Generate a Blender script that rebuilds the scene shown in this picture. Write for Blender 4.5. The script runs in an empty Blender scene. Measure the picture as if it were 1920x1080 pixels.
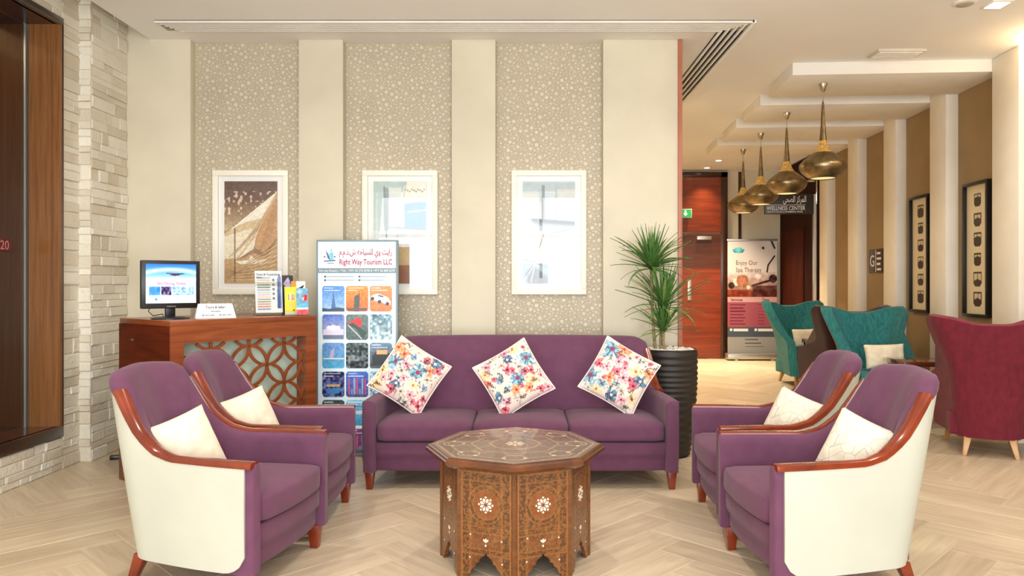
import bpy, bmesh, math, random
import numpy as np
from mathutils import Vector, Matrix

random.seed(7)
RNG = np.random.default_rng(7)
SC = bpy.context.scene
COL = bpy.context.collection
PI = math.pi

# ------------------------------------------------------------------ camera
EYE, FOC, PCX, PCY = 1.30, 1380.0, 980.0, 530.0
cd = bpy.data.cameras.new('camera')
cam = bpy.data.objects.new('camera', cd)
COL.objects.link(cam)
cam.location = (0, 0, EYE)
cam.rotation_euler = (PI / 2, 0, 0)
cd.sensor_width = 36
cd.lens = FOC / 1920 * 36
cd.shift_x = -(PCX - 960) / 1920
cd.shift_y = (PCY - 540) / 1920
cd.clip_start = 0.05
SC.camera = cam


def at(px, py, d):
    """pixel of the photograph and a depth -> a point in the room"""
    return Vector(((px - PCX) / FOC * d, d, EYE - (py - PCY) / FOC * d))


# ------------------------------------------------------------------ light
SC.view_settings.view_transform = 'Standard'
SC.view_settings.look = 'None'
SC.view_settings.exposure = -0.72
SC.view_settings.gamma = 1
SC.view_settings.use_curve_mapping = False
wd = bpy.data.worlds.new('daylight')
SC.world = wd
wd.use_nodes = True
wd.node_tree.nodes['Background'].inputs[0].default_value = (0.80, 0.90, 1.0, 1)
wd.node_tree.nodes['Background'].inputs[1].default_value = 3.0
SC.cycles.use_denoising = True
SC.cycles.max_bounces = 8
SC.cycles.diffuse_bounces = 5
SC.cycles.caustics_reflective = False
SC.cycles.caustics_refractive = False


def area_light(name, loc, rot, sx, sy, power, color, shape='RECTANGLE', parent=None, spread=PI):
    l = bpy.data.lights.new(name, 'AREA')
    l.shape = shape
    l.size = sx
    l.size_y = sy
    l.energy = power
    l.color = color
    l.spread = spread
    o = bpy.data.objects.new(name, l)
    COL.objects.link(o)
    o.location = loc
    o.rotation_euler = rot
    o.parent = parent
    return o


# daylight through the glazed front of the lobby, behind the photographer
area_light('window_daylight', (0.35, -2.44, 1.62), (PI / 2 + 0.33, 0, 0), 6.3, 2.9, 640, (0.95, 0.98, 1.0))

# ------------------------------------------------------------------ helpers


def lin(c):
    out = []
    for v in c[:3]:
        v = v / 255.0
        out.append(v / 12.92 if v <= 0.04045 else ((v + 0.055) / 1.055) ** 2.4)
    return tuple(out)


def lin_np(a):
    a = np.clip(a, 0, 255) / 255.0
    return np.where(a <= 0.04045, a / 12.92, ((a + 0.055) / 1.055) ** 2.4)


def new_mat(name):
    m = bpy.data.materials.new(name)
    m.use_nodes = True
    nt = m.node_tree
    return m, nt, nt.nodes['Principled BSDF']


def nd(nt, t, **kw):
    n = nt.nodes.new(t)
    for k, v in kw.items():
        setattr(n, k, v)
    return n


def coords(nt, scale, kind='Object', rot=(0, 0, 0)):
    tc = nd(nt, 'ShaderNodeTexCoord')
    mp = nd(nt, 'ShaderNodeMapping')
    mp.inputs['Scale'].default_value = scale if isinstance(scale, (tuple, list)) else (scale,) * 3
    mp.inputs['Rotation'].default_value = rot
    nt.links.new(tc.outputs[kind], mp.inputs['Vector'])
    return mp.outputs['Vector']


def add_bump(nt, bsdf, height, strength=0.2, dist=0.01):
    b = nd(nt, 'ShaderNodeBump')
    b.inputs['Strength'].default_value = strength
    b.inputs['Distance'].default_value = dist
    nt.links.new(height, b.inputs['Height'])
    nt.links.new(b.outputs['Normal'], bsdf.inputs['Normal'])


def ramp(nt, fac, stops):
    r = nd(nt, 'ShaderNodeValToRGB')
    els = r.color_ramp.elements
    while len(els) < len(stops):
        els.new(0.5)
    for e, (p, c) in zip(els, stops):
        e.position = p
        e.color = (*lin(c), 1)
    nt.links.new(fac, r.inputs['Fac'])
    return r.outputs['Color']


def plain(name, c, rough=0.5, metal=0.0, var=0.06, vscale=3.0, bump=0.0, bscale=150.0, coat=0.0, emit=0.0, spec=0.5, stretch=None):
    m, nt, b = new_mat(name)
    n = nd(nt, 'ShaderNodeTexNoise')
    n.inputs['Scale'].default_value = 1.0
    n.inputs['Detail'].default_value = 3
    nt.links.new(coords(nt, stretch if stretch else vscale), n.inputs['Vector'])
    lo = tuple(max(0, v * (1 - var)) for v in c)
    hi = tuple(min(255, v * (1 + var)) for v in c)
    colr = ramp(nt, n.outputs['Fac'], [(0.3, lo), (0.7, hi)])
    nt.links.new(colr, b.inputs['Base Color'])
    b.inputs['Roughness'].default_value = rough
    b.inputs['Metallic'].default_value = metal
    b.inputs['Specular IOR Level'].default_value = spec
    b.inputs['Coat Weight'].default_value = coat
    b.inputs['Coat Roughness'].default_value = 0.08
    if emit:
        nt.links.new(colr, b.inputs['Emission Color'])
        b.inputs['Emission Strength'].default_value = emit
    if bump:
        n2 = nd(nt, 'ShaderNodeTexNoise')
        n2.inputs['Scale'].default_value = bscale
        n2.inputs['Detail'].default_value = 2
        nt.links.new(coords(nt, 1.0), n2.inputs['Vector'])
        add_bump(nt, b, n2.outputs['Fac'], bump, 0.004)
    return m


def wood(name, dark, light, scale=(3, 3, 30), rough=0.35, coat=0.3, rand=False, island=False, mid=None, spec=0.5):
    m, nt, b = new_mat(name)
    v = coords(nt, scale)
    if rand or island:
        if island:
            g = nd(nt, 'ShaderNodeNewGeometry')
            r = g.outputs['Random Per Island']
        else:
            g = nd(nt, 'ShaderNodeObjectInfo')
            r = g.outputs['Random']
        mul = nd(nt, 'ShaderNodeVectorMath', operation='SCALE')
        comb = nd(nt, 'ShaderNodeCombineXYZ')
        for i in range(3):
            nt.links.new(r, comb.inputs[i])
        nt.links.new(comb.outputs[0], mul.inputs[0])
        mul.inputs['Scale'].default_value = 57.0
        ad = nd(nt, 'ShaderNodeVectorMath', operation='ADD')
        nt.links.new(v, ad.inputs[0])
        nt.links.new(mul.outputs[0], ad.inputs[1])
        v = ad.outputs[0]
    n = nd(nt, 'ShaderNodeTexNoise')
    n.inputs['Scale'].default_value = 1.0
    n.inputs['Detail'].default_value = 5
    n.inputs['Roughness'].default_value = 0.62
    n.inputs['Distortion'].default_value = 0.6
    nt.links.new(v, n.inputs['Vector'])
    fac = n.outputs['Fac']
    if rand or island:
        ma = nd(nt, 'ShaderNodeMath', operation='MULTIPLY_ADD')
        nt.links.new(r, ma.inputs[0])
        ma.inputs[1].default_value = 0.22
        ma.inputs[2].default_value = -0.11
        mb = nd(nt, 'ShaderNodeMath', operation='ADD')
        nt.links.new(fac, mb.inputs[0])
        nt.links.new(ma.outputs[0], mb.inputs[1])
        fac = mb.outputs[0]
    stops = [(0.28, dark), (0.72, light)] if mid is None else [(0.28, dark), (0.5, mid), (0.72, light)]
    nt.links.new(ramp(nt, fac, stops), b.inputs['Base Color'])
    b.inputs['Roughness'].default_value = rough
    b.inputs['Specular IOR Level'].default_value = spec
    b.inputs['Coat Weight'].default_value = coat
    b.inputs['Coat Roughness'].default_value = 0.1
    add_bump(nt, b, n.outputs['Fac'], 0.05, 0.002)
    return m


def fabric(name, c, rough=0.85, var=0.10, weave=500.0, sheen=0.25, streak=None, bump=0.25):
    m, nt, b = new_mat(name)
    n = nd(nt, 'ShaderNodeTexNoise')
    n.inputs['Scale'].default_value = 1.0
    n.inputs['Detail'].default_value = 4
    nt.links.new(coords(nt, streak if streak else 14.0), n.inputs['Vector'])
    lo = tuple(v * (1 - var) for v in c)
    hi = tuple(min(255, v * (1 + var)) for v in c)
    nt.links.new(ramp(nt, n.outputs['Fac'], [(0.3, lo), (0.7, hi)]), b.inputs['Base Color'])
    b.inputs['Roughness'].default_value = rough
    b.inputs['Specular IOR Level'].default_value = 0.2
    b.inputs['Sheen Weight'].default_value = sheen
    b.inputs['Sheen Roughness'].default_value = 0.5
    w = nd(nt, 'ShaderNodeTexNoise')
    w.inputs['Scale'].default_value = weave
    nt.links.new(coords(nt, 1.0), w.inputs['Vector'])
    add_bump(nt, b, w.outputs['Fac'], bump, 0.002)
    return m


def print_mat(name, rough=0.35, emit=0.0, coat=0.0):
    m, nt, b = new_mat(name)
    a = nd(nt, 'ShaderNodeAttribute', attribute_name='print')
    nt.links.new(a.outputs['Color'], b.inputs['Base Color'])
    b.inputs['Roughness'].default_value = rough
    b.inputs['Coat Weight'].default_value = coat
    if emit:
        nt.links.new(a.outputs['Color'], b.inputs['Emission Color'])
        b.inputs['Emission Strength'].default_value = emit
    return m


def glass_mat(name, tint=(255, 255, 255), rough=0.0, refl=1.0):
    """thin pane: transparent with Fresnel gloss"""
    m = bpy.data.materials.new(name)
    m.use_nodes = True
    nt = m.node_tree
    nt.nodes.remove(nt.nodes['Principled BSDF'])
    out = nt.nodes['Material Output']
    tr = nd(nt, 'ShaderNodeBsdfTransparent')
    tr.inputs[0].default_value = (*lin(tint), 1)
    gl = nd(nt, 'ShaderNodeBsdfGlossy')
    gl.inputs['Roughness'].default_value = rough
    fr = nd(nt, 'ShaderNodeFresnel')
    fr.inputs['IOR'].default_value = 1.5
    mu = nd(nt, 'ShaderNodeMath', operation='MULTIPLY')
    mu.inputs[1].default_value = refl
    ge = nd(nt, 'ShaderNodeNewGeometry')
    io = nd(nt, 'ShaderNodeMath', operation='MULTIPLY_ADD')
    nt.links.new(ge.outputs['Backfacing'], io.inputs[0])
    io.inputs[1].default_value = 1 / 1.5 - 1.5
    io.inputs[2].default_value = 1.5
    nt.links.new(io.outputs[0], fr.inputs['IOR'])
    nt.links.new(fr.outputs[0], mu.inputs[0])
    mx = nd(nt, 'ShaderNodeMixShader')
    nt.links.new(mu.outputs[0], mx.inputs['Fac'])
    nt.links.new(tr.outputs[0], mx.inputs[1])
    nt.links.new(gl.outputs[0], mx.inputs[2])
    nt.links.new(mx.outputs[0], out.inputs['Surface'])
    return m


def glow(name, c, s):
    m, nt, b = new_mat(name)
    b.inputs['Base Color'].default_value = (*lin(c), 1)
    b.inputs['Emission Color'].default_value = (*lin(c), 1)
    b.inputs['Emission Strength'].default_value = s
    return m


def tag(o, label=None, cat=None, group=None, kind=None):
    if label:
        o['label'] = label
    if cat:
        o['category'] = cat
    if group:
        o['group'] = group
    if kind:
        o['kind'] = kind
    return o


def thing(name, label, cat, loc=(0, 0, 0), rz=0.0, group=None):
    o = bpy.data.objects.new(name, None)
    o.empty_display_size = 0.1
    COL.objects.link(o)
    o.location = loc
    o.rotation_euler = (0, 0, rz)
    return tag(o, label, cat, group)


def structure(name, loc=(0, 0, 0), rz=0.0):
    o = bpy.data.objects.new(name, None)
    COL.objects.link(o)
    o.location = loc
    o.rotation_euler = (0, 0, rz)
    return tag(o, kind='structure')


def copy_tree(o, parent=None):
    c = o.copy()
    COL.objects.link(c)
    c.parent = parent
    for ch in list(o.children):
        copy_tree(ch, c)
    return c


def link_mesh(name, me, mat, parent=None, loc=None, rot=None, scale=None):
    o = bpy.data.objects.new(name, me)
    COL.objects.link(o)
    if mat is not None and not me.materials:
        me.materials.append(mat)
    o.parent = parent
    if loc is not None:
        o.location = loc
    if rot is not None:
        o.rotation_euler = rot
    if scale is not None:
        o.scale = scale
    return o


class MB:
    def __init__(self):
        self.v = []
        self.f = []

    def add(self, vs, fs):
        b = len(self.v)
        self.v += [tuple(p) for p in vs]
        self.f += [tuple(i + b for i in f) for f in fs]
        return self

    def box(self, x0, x1, y0, y1, z0, z1, M=None):
        vs = [(x, y, z) for z in (z0, z1) for y in (y0, y1) for x in (x0, x1)]
        if M is not None:
            vs = [tuple(M @ Vector(p)) for p in vs]
        return self.add(vs, [(0, 2, 3, 1), (4, 5, 7, 6), (0, 1, 5, 4), (2, 6, 7, 3), (0, 4, 6, 2), (1, 3, 7, 5)])

    def rings(self, rings, closed=True, cap=True, cap0=None):
        n = len(rings[0])
        b = len(self.v)
        for r in rings:
            self.v += [tuple(p) for p in r]
        for i in range(len(rings) - 1):
            for j in range(n if closed else n - 1):
                k = (j + 1) % n
                self.f.append((b + i * n + j, b + i * n + k, b + (i + 1) * n + k, b + (i + 1) * n + j))
        if cap and closed:
            if cap0 is not False:
                self.f.append(tuple(b + j for j in range(n))[::-1])
            self.f.append(tuple(b + (len(rings) - 1) * n + j for j in range(n)))
        return self

    def lathe(self, prof, n=32, cx=0.0, cy=0.0, cap=True, ph=0.0):
        rs = []
        for r, z in prof:
            rs.append([(cx + r * math.cos(ph + 2 * PI * k / n), cy + r * math.sin(ph + 2 * PI * k / n), z) for k in range(n)])
        return self.rings(rs, True, cap)

    def tube(self, pts, r, n=8, cap=True):
        pts = [Vector(p) for p in pts]
        rs = []
        up = Vector((0, 0, 1))
        prev = None
        for i, p in enumerate(pts):
            t = (pts[min(i + 1, len(pts) - 1)] - pts[max(i - 1, 0)]).normalized()
            if prev is None:
                a = t.cross(up)
                if a.length < 1e-3:
                    a = t.cross(Vector((1, 0, 0)))
            else:
                a = prev - t * prev.dot(t)
            a.normalize()
            prev = a
            b2 = t.cross(a)
            rr = r[i] if isinstance(r, (list, tuple)) else r
            rs.append([p + (a * math.cos(2 * PI * k / n) + b2 * math.sin(2 * PI * k / n)) * rr for k in range(n)])
        return self.rings(rs, True, cap)

    def prism(self, poly, d, fn):
        """2-D outline extruded by d; fn(a, b, t) -> 3-D point"""
        n = len(poly)
        vs = [fn(a, b, 0) for a, b in poly] + [fn(a, b, d) for a, b in poly]
        fs = [tuple(range(n))[::-1], tuple(range(n, 2 * n))]
        fs += [(i, (i + 1) % n, n + (i + 1) % n, n + i) for i in range(n)]
        return self.add(vs, fs)

    def build(self, name, mat, parent=None, smooth=None, bevel=0.0, seg=2, loc=None, rot=None):
        me = bpy.data.meshes.new(name)
        me.from_pydata(self.v, [], self.f)
        bm = bmesh.new()
        bm.from_mesh(me)
        bmesh.ops.recalc_face_normals(bm, faces=bm.faces)
        if bevel:
            es = [e for e in bm.edges if len(e.link_faces) == 2 and e.calc_face_angle() > 0.5]
            bmesh.ops.bevel(bm, geom=es, offset=bevel, segments=seg, profile=0.5, affect='EDGES', clamp_overlap=True)
        bm.to_mesh(me)
        bm.free()
        if smooth or (bevel and smooth is None):
            me.polygons.foreach_set('use_smooth', [True] * len(me.polygons))
            me.set_sharp_from_angle(angle=math.radians(smooth if smooth and smooth > 1 else 42))
        me.update()
        return link_mesh(name, me, mat, parent, loc, rot)


def rbox(hx, hy, hz, r, n=8, fn=None):
    """rounded box as a finely divided cube; fn bends each point"""
    bm = bmesh.new()
    bmesh.ops.create_cube(bm, size=2)
    bmesh.ops.subdivide_edges(bm, edges=bm.edges[:], cuts=n, use_grid_fill=True)
    vs, fs = [], []
    bm.verts.index_update()
    for v in bm.verts:
        u = v.co.copy()
        p = Vector((u.x * hx, u.y * hy, u.z * hz))
        q = Vector((max(-hx + r, min(hx - r, p.x)), max(-hy + r, min(hy - r, p.y)), max(-hz + r, min(hz - r, p.z))))
        d = p - q
        if d.length > 1e-9:
            p = q + d.normalized() * r
        if fn:
            p = fn(p, u)
        vs.append(tuple(p))
    for f in bm.faces:
        fs.append(tuple(v.index for v in f.verts))
    bm.free()
    return vs, fs


def text_part(name, s, size, mat, parent, loc, rot=(PI / 2, 0, 0), align='LEFT', width=None, extrude=0.0004, bold=0.006):
    c = bpy.data.curves.new('lettering', 'FONT')
    c.body = s
    c.size = size
    c.align_x = align
    c.extrude = extrude
    c.offset = size * bold
    c.resolution_u = 3
    t = bpy.data.objects.new('lettering', c)
    me = bpy.data.meshes.new_from_object(t)
    bpy.data.objects.remove(t)
    me.materials.clear()
    o = link_mesh(name, me, mat, parent, loc, rot)
    if width and len(me.vertices):
        xs = [v.co.x for v in me.vertices]
        k = width / (max(xs) - min(xs))
        for v in me.vertices:
            v.co.x *= k
    o['kind'] = 'stuff'
    return o


AR = {}
for ch, code, forms in [('ا', 0xFE8D, 2), ('ة', 0xFE93, 2), ('ت', 0xFE95, 4), ('ح', 0xFEA1, 4), ('د', 0xFEA9, 2), ('ذ', 0xFEAB, 2), ('ر', 0xFEAD, 2),
                        ('ز', 0xFEAF, 2), ('س', 0xFEB1, 4), ('ش', 0xFEB5, 4), ('ص', 0xFEB9, 4), ('ك', 0xFED9, 4), ('ل', 0xFEDD, 4),
                        ('م', 0xFEE1, 4), ('ه', 0xFEE9, 4), ('و', 0xFEED, 2), ('ى', 0xFEEF, 2), ('ي', 0xFEF1, 4)]:
    AR[ch] = (code, forms)


def arabic(s):
    out = []
    for i, ch in enumerate(s):
        if ch not in AR:
            out.append(ch)
            continue
        code, forms = AR[ch]
        pj = i > 0 and s[i - 1] in AR and AR[s[i - 1]][1] == 4
        nj = forms == 4 and i + 1 < len(s) and s[i + 1] in AR
        out.append(chr(code + (3 if pj and nj else 2 if nj else 1 if pj else 0)))
    return ''.join(out[::-1])


# --------------------------------------------------------------- canvases


def vnoise(h, w, cells, seed=0):
    r = np.random.default_rng(seed)
    cy = max(2, int(cells * h / max(h, w)) + 2)
    cx = max(2, int(cells * w / max(h, w)) + 2)
    g = r.random((cy, cx))
    y = np.linspace(0, cy - 1.001, h)
    x = np.linspace(0, cx - 1.001, w)
    yi, xi = y.astype(int), x.astype(int)
    fy, fx = (y - yi)[:, None], (x - xi)[None, :]
    fy, fx = fy * fy * (3 - 2 * fy), fx * fx * (3 - 2 * fx)
    return (g[yi][:, xi] * (1 - fy) * (1 - fx) + g[yi + 1][:, xi] * fy * (1 - fx) + g[yi][:, xi + 1] * (1 - fy) * fx + g[yi + 1][:, xi + 1] * fy * fx)


class Canvas:
    """flat print, u to the right, v upwards, both 0..1"""

    def __init__(self, nx, ny, c=(255, 255, 255), aspect=1.0):
        self.nx, self.ny, self.asp = nx, ny, aspect
        self.a = np.zeros((ny, nx, 3)) + np.array(c, float)
        self.u = np.linspace(0, 1, nx)[None, :].repeat(ny, 0)
        self.v = np.linspace(0, 1, ny)[:, None].repeat(nx, 1)

    def blend(self, m, c):
        m = np.clip(m, 0, 1)[..., None]
        self.a = self.a * (1 - m) + np.array(c, float) * m

    def rect(self, u0, u1, v0, v1, c, al=1.0):
        self.blend(((self.u >= u0) & (self.u <= u1) & (self.v >= v0) & (self.v <= v1)) * al, c)

    def rrect(self, u0, u1, v0, v1, r, c, al=1.0):
        cu, cv = (u0 + u1) / 2, (v0 + v1) / 2
        du = np.maximum(np.abs(self.u - cu) - ((u1 - u0) / 2 - r), 0)
        dv = np.maximum(np.abs(self.v - cv) * self.asp - ((v1 - v0) / 2 * self.asp - r), 0)
        m = np.hypot(du, dv) <= r
        self.blend(m * al, c)
        return m

    def disc(self, cu, cv, r, c, al=1.0, soft=0.15):
        d = np.hypot(self.u - cu, (self.v - cv) * self.asp) / r
        self.blend(np.clip((1 - d) / soft, 0, 1) * al, c)

    def ring(self, cu, cv, r, w, c, al=1.0):
        d = np.abs(np.hypot(self.u - cu, (self.v - cv) * self.asp) - r)
        self.blend((d < w / 2) * al, c)

    def line(self, u0, v0, u1, v1, w, c, al=1.0):
        ax, ay = u1 - u0, (v1 - v0) * self.asp
        L = ax * ax + ay * ay
        t = np.clip(((self.u - u0) * ax + (self.v - v0) * self.asp * ay) / L, 0, 1)
        d = np.hypot(self.u - u0 - t * ax, (self.v - v0) * self.asp - t * ay)
        self.blend(np.clip((w / 2 - d) / (w * 0.25) + 0.5, 0, 1) * al, c)

    def poly(self, pts, c, al=1.0):
        m = np.zeros(self.u.shape, bool)
        n = len(pts)
        for i in range(n):
            x0, y0 = pts[i]
            x1, y1 = pts[(i + 1) % n]
            if y0 == y1:
                continue
            cr = ((self.v >= min(y0, y1)) & (self.v < max(y0, y1)))
            xx = x0 + (self.v - y0) * (x1 - x0) / (y1 - y0)
            m ^= cr & (self.u < xx)
        self.blend(m * al, c)
        return m

    def grad(self, v0, v1, c0, c1, mask=None):
        t = np.clip((self.v - v0) / (v1 - v0), 0, 1)[..., None]
        g = np.array(c0, float) * (1 - t) + np.array(c1, float) * t
        m = ((self.v >= v0) & (self.v <= v1))
        if mask is not None:
            m = m & mask
        self.a = np.where(m[..., None], g, self.a)

    def speckle(self, amt, cells, seed=1, mask=None):
        n = (vnoise(self.ny, self.nx, cells, seed) - 0.5)[..., None] * amt
        if mask is not None:
            n = n * mask[..., None]
        self.a = self.a + n

    def mesh(self, name, fn, keep=None):
        """fn(u, v arrays) -> (N,3) points"""
        nx, ny = self.nx, self.ny
        P = fn(self.u.ravel(), self.v.ravel())
        i = np.arange(nx * ny).reshape(ny, nx)
        q = np.stack([i[:-1, :-1], i[:-1, 1:], i[1:, 1:], i[1:, :-1]], -1).reshape(-1, 4)
        if keep is not None:
            q = q[keep(self.u.ravel()[q].mean(1), self.v.ravel()[q].mean(1))]
        me = bpy.data.meshes.new(name)
        me.vertices.add(len(P))
        me.vertices.foreach_set('co', np.asarray(P, np.float32).ravel())
        me.loops.add(len(q) * 4)
        me.loops.foreach_set('vertex_index', q.ravel().astype(np.int32))
        me.polygons.add(len(q))
        me.polygons.foreach_set('loop_start', (np.arange(len(q)) * 4).astype(np.int32))
        me.polygons.foreach_set('loop_total', np.full(len(q), 4, np.int32))
        at_ = me.color_attributes.new('print', 'FLOAT_COLOR', 'POINT')
        col = np.ones((len(P), 4), np.float32)
        col[:, :3] = lin_np(self.a.reshape(-1, 3))
        at_.data.foreach_set('color', col.ravel())
        me.update()
        me.validate()
        return me

    def panel(self, name, w, h, mat, parent, loc=(0, 0, 0), rot=(0, 0, 0)):
        """upright panel in the local x-z plane facing -y, centred on x, from z = 0"""
        me = self.mesh(name, lambda u, v: np.stack([(u - 0.5) * w, u * 0, v * h], -1))
        return link_mesh(name, me, mat, parent, loc, rot)


# --------------------------------------------------------------- materials
CREAM_WALL = plain('cream_wall', (218, 210, 188), 0.75, var=0.03, vscale=2)
CEIL = plain('ceiling_paint', (240, 239, 236), 0.85, var=0.015, vscale=1)
SOFFIT_M = plain('soffit_paint', (236, 232, 224), 0.8, var=0.015)
WHITE = plain('white_paint', (232, 230, 222), 0.6, var=0.02)
TAUPE = plain('taupe_wall', (152, 126, 88), 0.7, var=0.04)
FIN_M = plain('fin_paint', (236, 228, 212), 0.6, var=0.02)
COPPER = plain('copper_strip', (176, 110, 84), 0.4, var=0.06)
DARK_WOOD = wood('dark_wood', (38, 18, 10), (66, 34, 18), (8, 8, 1.2), 0.3, 0.4)
JAMB_WOOD = wood('jamb_wood', (104, 62, 28), (152, 100, 52), (40, 40, 1.6), 0.35, 0.3)
CHERRY = wood('cherry_wood', (98, 30, 10), (142, 52, 22), (5, 5, 5), 0.2, 0.5)
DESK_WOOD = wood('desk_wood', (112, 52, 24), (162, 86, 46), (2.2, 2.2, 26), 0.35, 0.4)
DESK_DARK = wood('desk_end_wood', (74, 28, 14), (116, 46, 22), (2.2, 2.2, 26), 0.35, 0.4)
FRET_M = wood('fret_wood', (116, 54, 24), (150, 78, 38), (10, 10, 10), 0.4, 0.2)
DOOR_WOOD = wood('door_wood', (98, 34, 14), (150, 62, 28), (1.2, 1.2, 14), 0.35, 0.4)
DOOR_DARK = wood('door_dark_wood', (66, 30, 18), (98, 50, 30), (1.2, 1.2, 14), 0.35, 0.4)
TABLE_WOOD = wood('octagon_wood', (84, 46, 20), (122, 72, 32), (8, 8, 30), 0.3, 0.4)
TABLE_RIM = wood('octagon_rim', (70, 34, 16), (112, 60, 28), (6, 6, 6), 0.2, 0.6)
MAHOG = wood('side_table_wood', (66, 26, 14), (104, 48, 24), (3, 14, 14), 0.22, 0.6)
PALE_LEG = wood('pale_leg_wood', (176, 128, 72), (206, 160, 100), (14, 14, 3), 0.4, 0.2)
PURPLE = fabric('purple_fabric', (104, 64, 88), var=0.04, sheen=0.12)
LEATHER = plain('cream_leather', (188, 190, 178), 0.5, var=0.02, bump=0.04, bscale=220)
PILLOW_PLAIN = fabric('cream_pillow', (232, 222, 200), var=0.05, weave=240, bump=0.5)
TEAL = fabric('teal_fabric', (44, 112, 114), var=0.14, streak=(60, 60, 14), sheen=0.12)
BURG = fabric('burgundy_fabric', (110, 34, 48), var=0.08, streak=(26, 26, 14), sheen=0.1)
DARKF = fabric('dark_brown_fabric', (52, 24, 24), var=0.1)
BLACK = plain('black_plastic', (22, 22, 24), 0.35)
CHROME = plain('chrome', (210, 205, 198), 0.15, metal=1.0, var=0.02)
NICKEL = plain('nickel', (190, 178, 158), 0.3, metal=1.0, var=0.03)
ALU = plain('aluminium', (196, 196, 192), 0.35, metal=0.8, var=0.02)
SLAT_M = plain('diffuser_slat', (236, 233, 226), 0.5, var=0.02)
SLOT_M = plain('diffuser_slot', (30, 24, 20), 0.8)
PLANTER_M = plain('planter_glaze', (36, 31, 28), 0.5, var=0.15, vscale=6)
PEBBLE_M = plain('white_pebble', (238, 234, 226), 0.5, var=0.05, vscale=40)
STEM_M = plain('plant_stem', (150, 130, 92), 0.8, var=0.15, vscale=30)
LEAF_M = plain('leaf_green', (76, 118, 56), 0.45, var=0.28, vscale=12)
LEAF_Y = plain('leaf_lime', (128, 150, 72), 0.45, var=0.2, vscale=12)
FRAME_W = plain('frame_white', (244, 240, 226), 0.4, var=0.01)
MOUNT_W = plain('mount_white', (246, 246, 244), 0.7, var=0.01)
FRAME_B = plain('frame_black', (20, 18, 18), 0.35)
MINT = plain('mint_glass', (206, 228, 212), 0.25, var=0.03, coat=0.4)
PRINT = print_mat('print')
PRINT_G = print_mat('print_gloss', 0.2, coat=0.3)
PRINT_F = print_mat('print_fabric', 0.85)
SCREEN = print_mat('screen_print', 0.25, emit=0.9)
LIGHTBOX = print_mat('lightbox_print', 0.35, emit=0.24)
GLASS = glass_mat('picture_glass', (255, 255, 255), 0.0, 0.8)
DARKGLASS = glass_mat('window_glass', (206, 196, 180), 0.0, 1.0)
ACRYL = glass_mat('clear_acrylic', (252, 253, 253), 0.02, 1.0)
INK = plain('ink_dark', (40, 44, 58), 0.6)
INK_W = plain('ink_white', (246, 246, 246), 0.6)
INK_R = plain('ink_magenta', (168, 30, 72), 0.6)
PEARL = plain('pearl_inlay', (240, 230, 206), 0.3, var=0.08, vscale=200)
LAMP_W = glow('lamp_warm', (255, 226, 180), 14.0)


def stone_mat():
    m, nt, b = new_mat('ledger_stone')
    oi = nd(nt, 'ShaderNodeObjectInfo')
    n = nd(nt, 'ShaderNodeTexNoise')
    n.inputs['Scale'].default_value = 4.0
    n.inputs['Detail'].default_value = 6
    tc = nd(nt, 'ShaderNodeTexCoord')
    g = nd(nt, 'ShaderNodeNewGeometry')
    nt.links.new(g.outputs['Position'], n.inputs['Vector'])
    mx = nd(nt, 'ShaderNodeMath', operation='MULTIPLY_ADD')
    nt.links.new(oi.outputs['Random'], mx.inputs[0])
    mx.inputs[1].default_value = 0.6
    ml = nd(nt, 'ShaderNodeMath', operation='MULTIPLY')
    nt.links.new(n.outputs['Fac'], ml.inputs[0])
    ml.inputs[1].default_value = 0.45
    nt.links.new(ml.outputs[0], mx.inputs[2])
    nt.links.new(ramp(nt, mx.outputs[0], [(0.1, (200, 188, 166)), (0.35, (216, 207, 188)), (0.6, (228, 222, 206)), (0.9, (238, 234, 222))]), b.inputs['Base Color'])
    b.inputs['Roughness'].default_value = 0.7
    n2 = nd(nt, 'ShaderNodeTexNoise')
    n2.inputs['Scale'].default_value = 45.0
    n2.inputs['Detail'].default_value = 5
    nt.links.new(g.outputs['Position'], n2.inputs['Vector'])
    add_bump(nt, b, n2.outputs['Fac'], 0.6, 0.01)
    return m


STONE = stone_mat()


WALLPAPER = plain('wallpaper_ground', (184, 172, 150), 0.6, var=0.02, vscale=4)
DOT_M = plain('wallpaper_dot', (213, 203, 180), 0.4, var=0.02)


def line_pillow_mat():
    m, nt, b = new_mat('line_pillow')
    v = nd(nt, 'ShaderNodeTexVoronoi', feature='DISTANCE_TO_EDGE')
    v.inputs['Scale'].default_value = 17.0
    nt.links.new(coords(nt, (1, 1, 0.05)), v.inputs['Vector'])
    nt.links.new(ramp(nt, v.outputs['Distance'], [(0.006, (182, 176, 168)), (0.024, (232, 223, 204))]), b.inputs['Base Color'])
    b.inputs['Roughness'].default_value = 0.8
    return m


PILLOW_LINE = line_pillow_mat()

PLANK_M = wood('plank_oak', (186, 167, 142), (215, 198, 171), (30, 2.0, 8), 0.34, 0.0, rand=True, spec=0.35)
PLANK_FAR = wood('plank_oak_far', (186, 167, 142), (215, 198, 171), (12, 12, 8), 0.34, 0.0, island=True, spec=0.35)
GROUT = plain('floor_grout', (196, 174, 142), 0.7, var=0.03)

# ===================================================================== ROOM
WY, CZ = 5.83, 3.226          # back wall, ceiling height
ENDY = 12.63
# ---- floor with herringbone planks
floor_o = MB().box(-3.6, 5.2, -2.6, ENDY + 0.1, -0.12, -0.002).build('floor', GROUT)
tag(floor_o, kind='structure')
PL, PW = 1.0, 0.20
R45 = Matrix.Rotation(PI / 4, 4, 'Z')


def proj(p):
    if p.y < 0.3:
        return None
    return (PCX + p.x / p.y * FOC, PCY + (EYE - p.z) / p.y * FOC)


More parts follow.
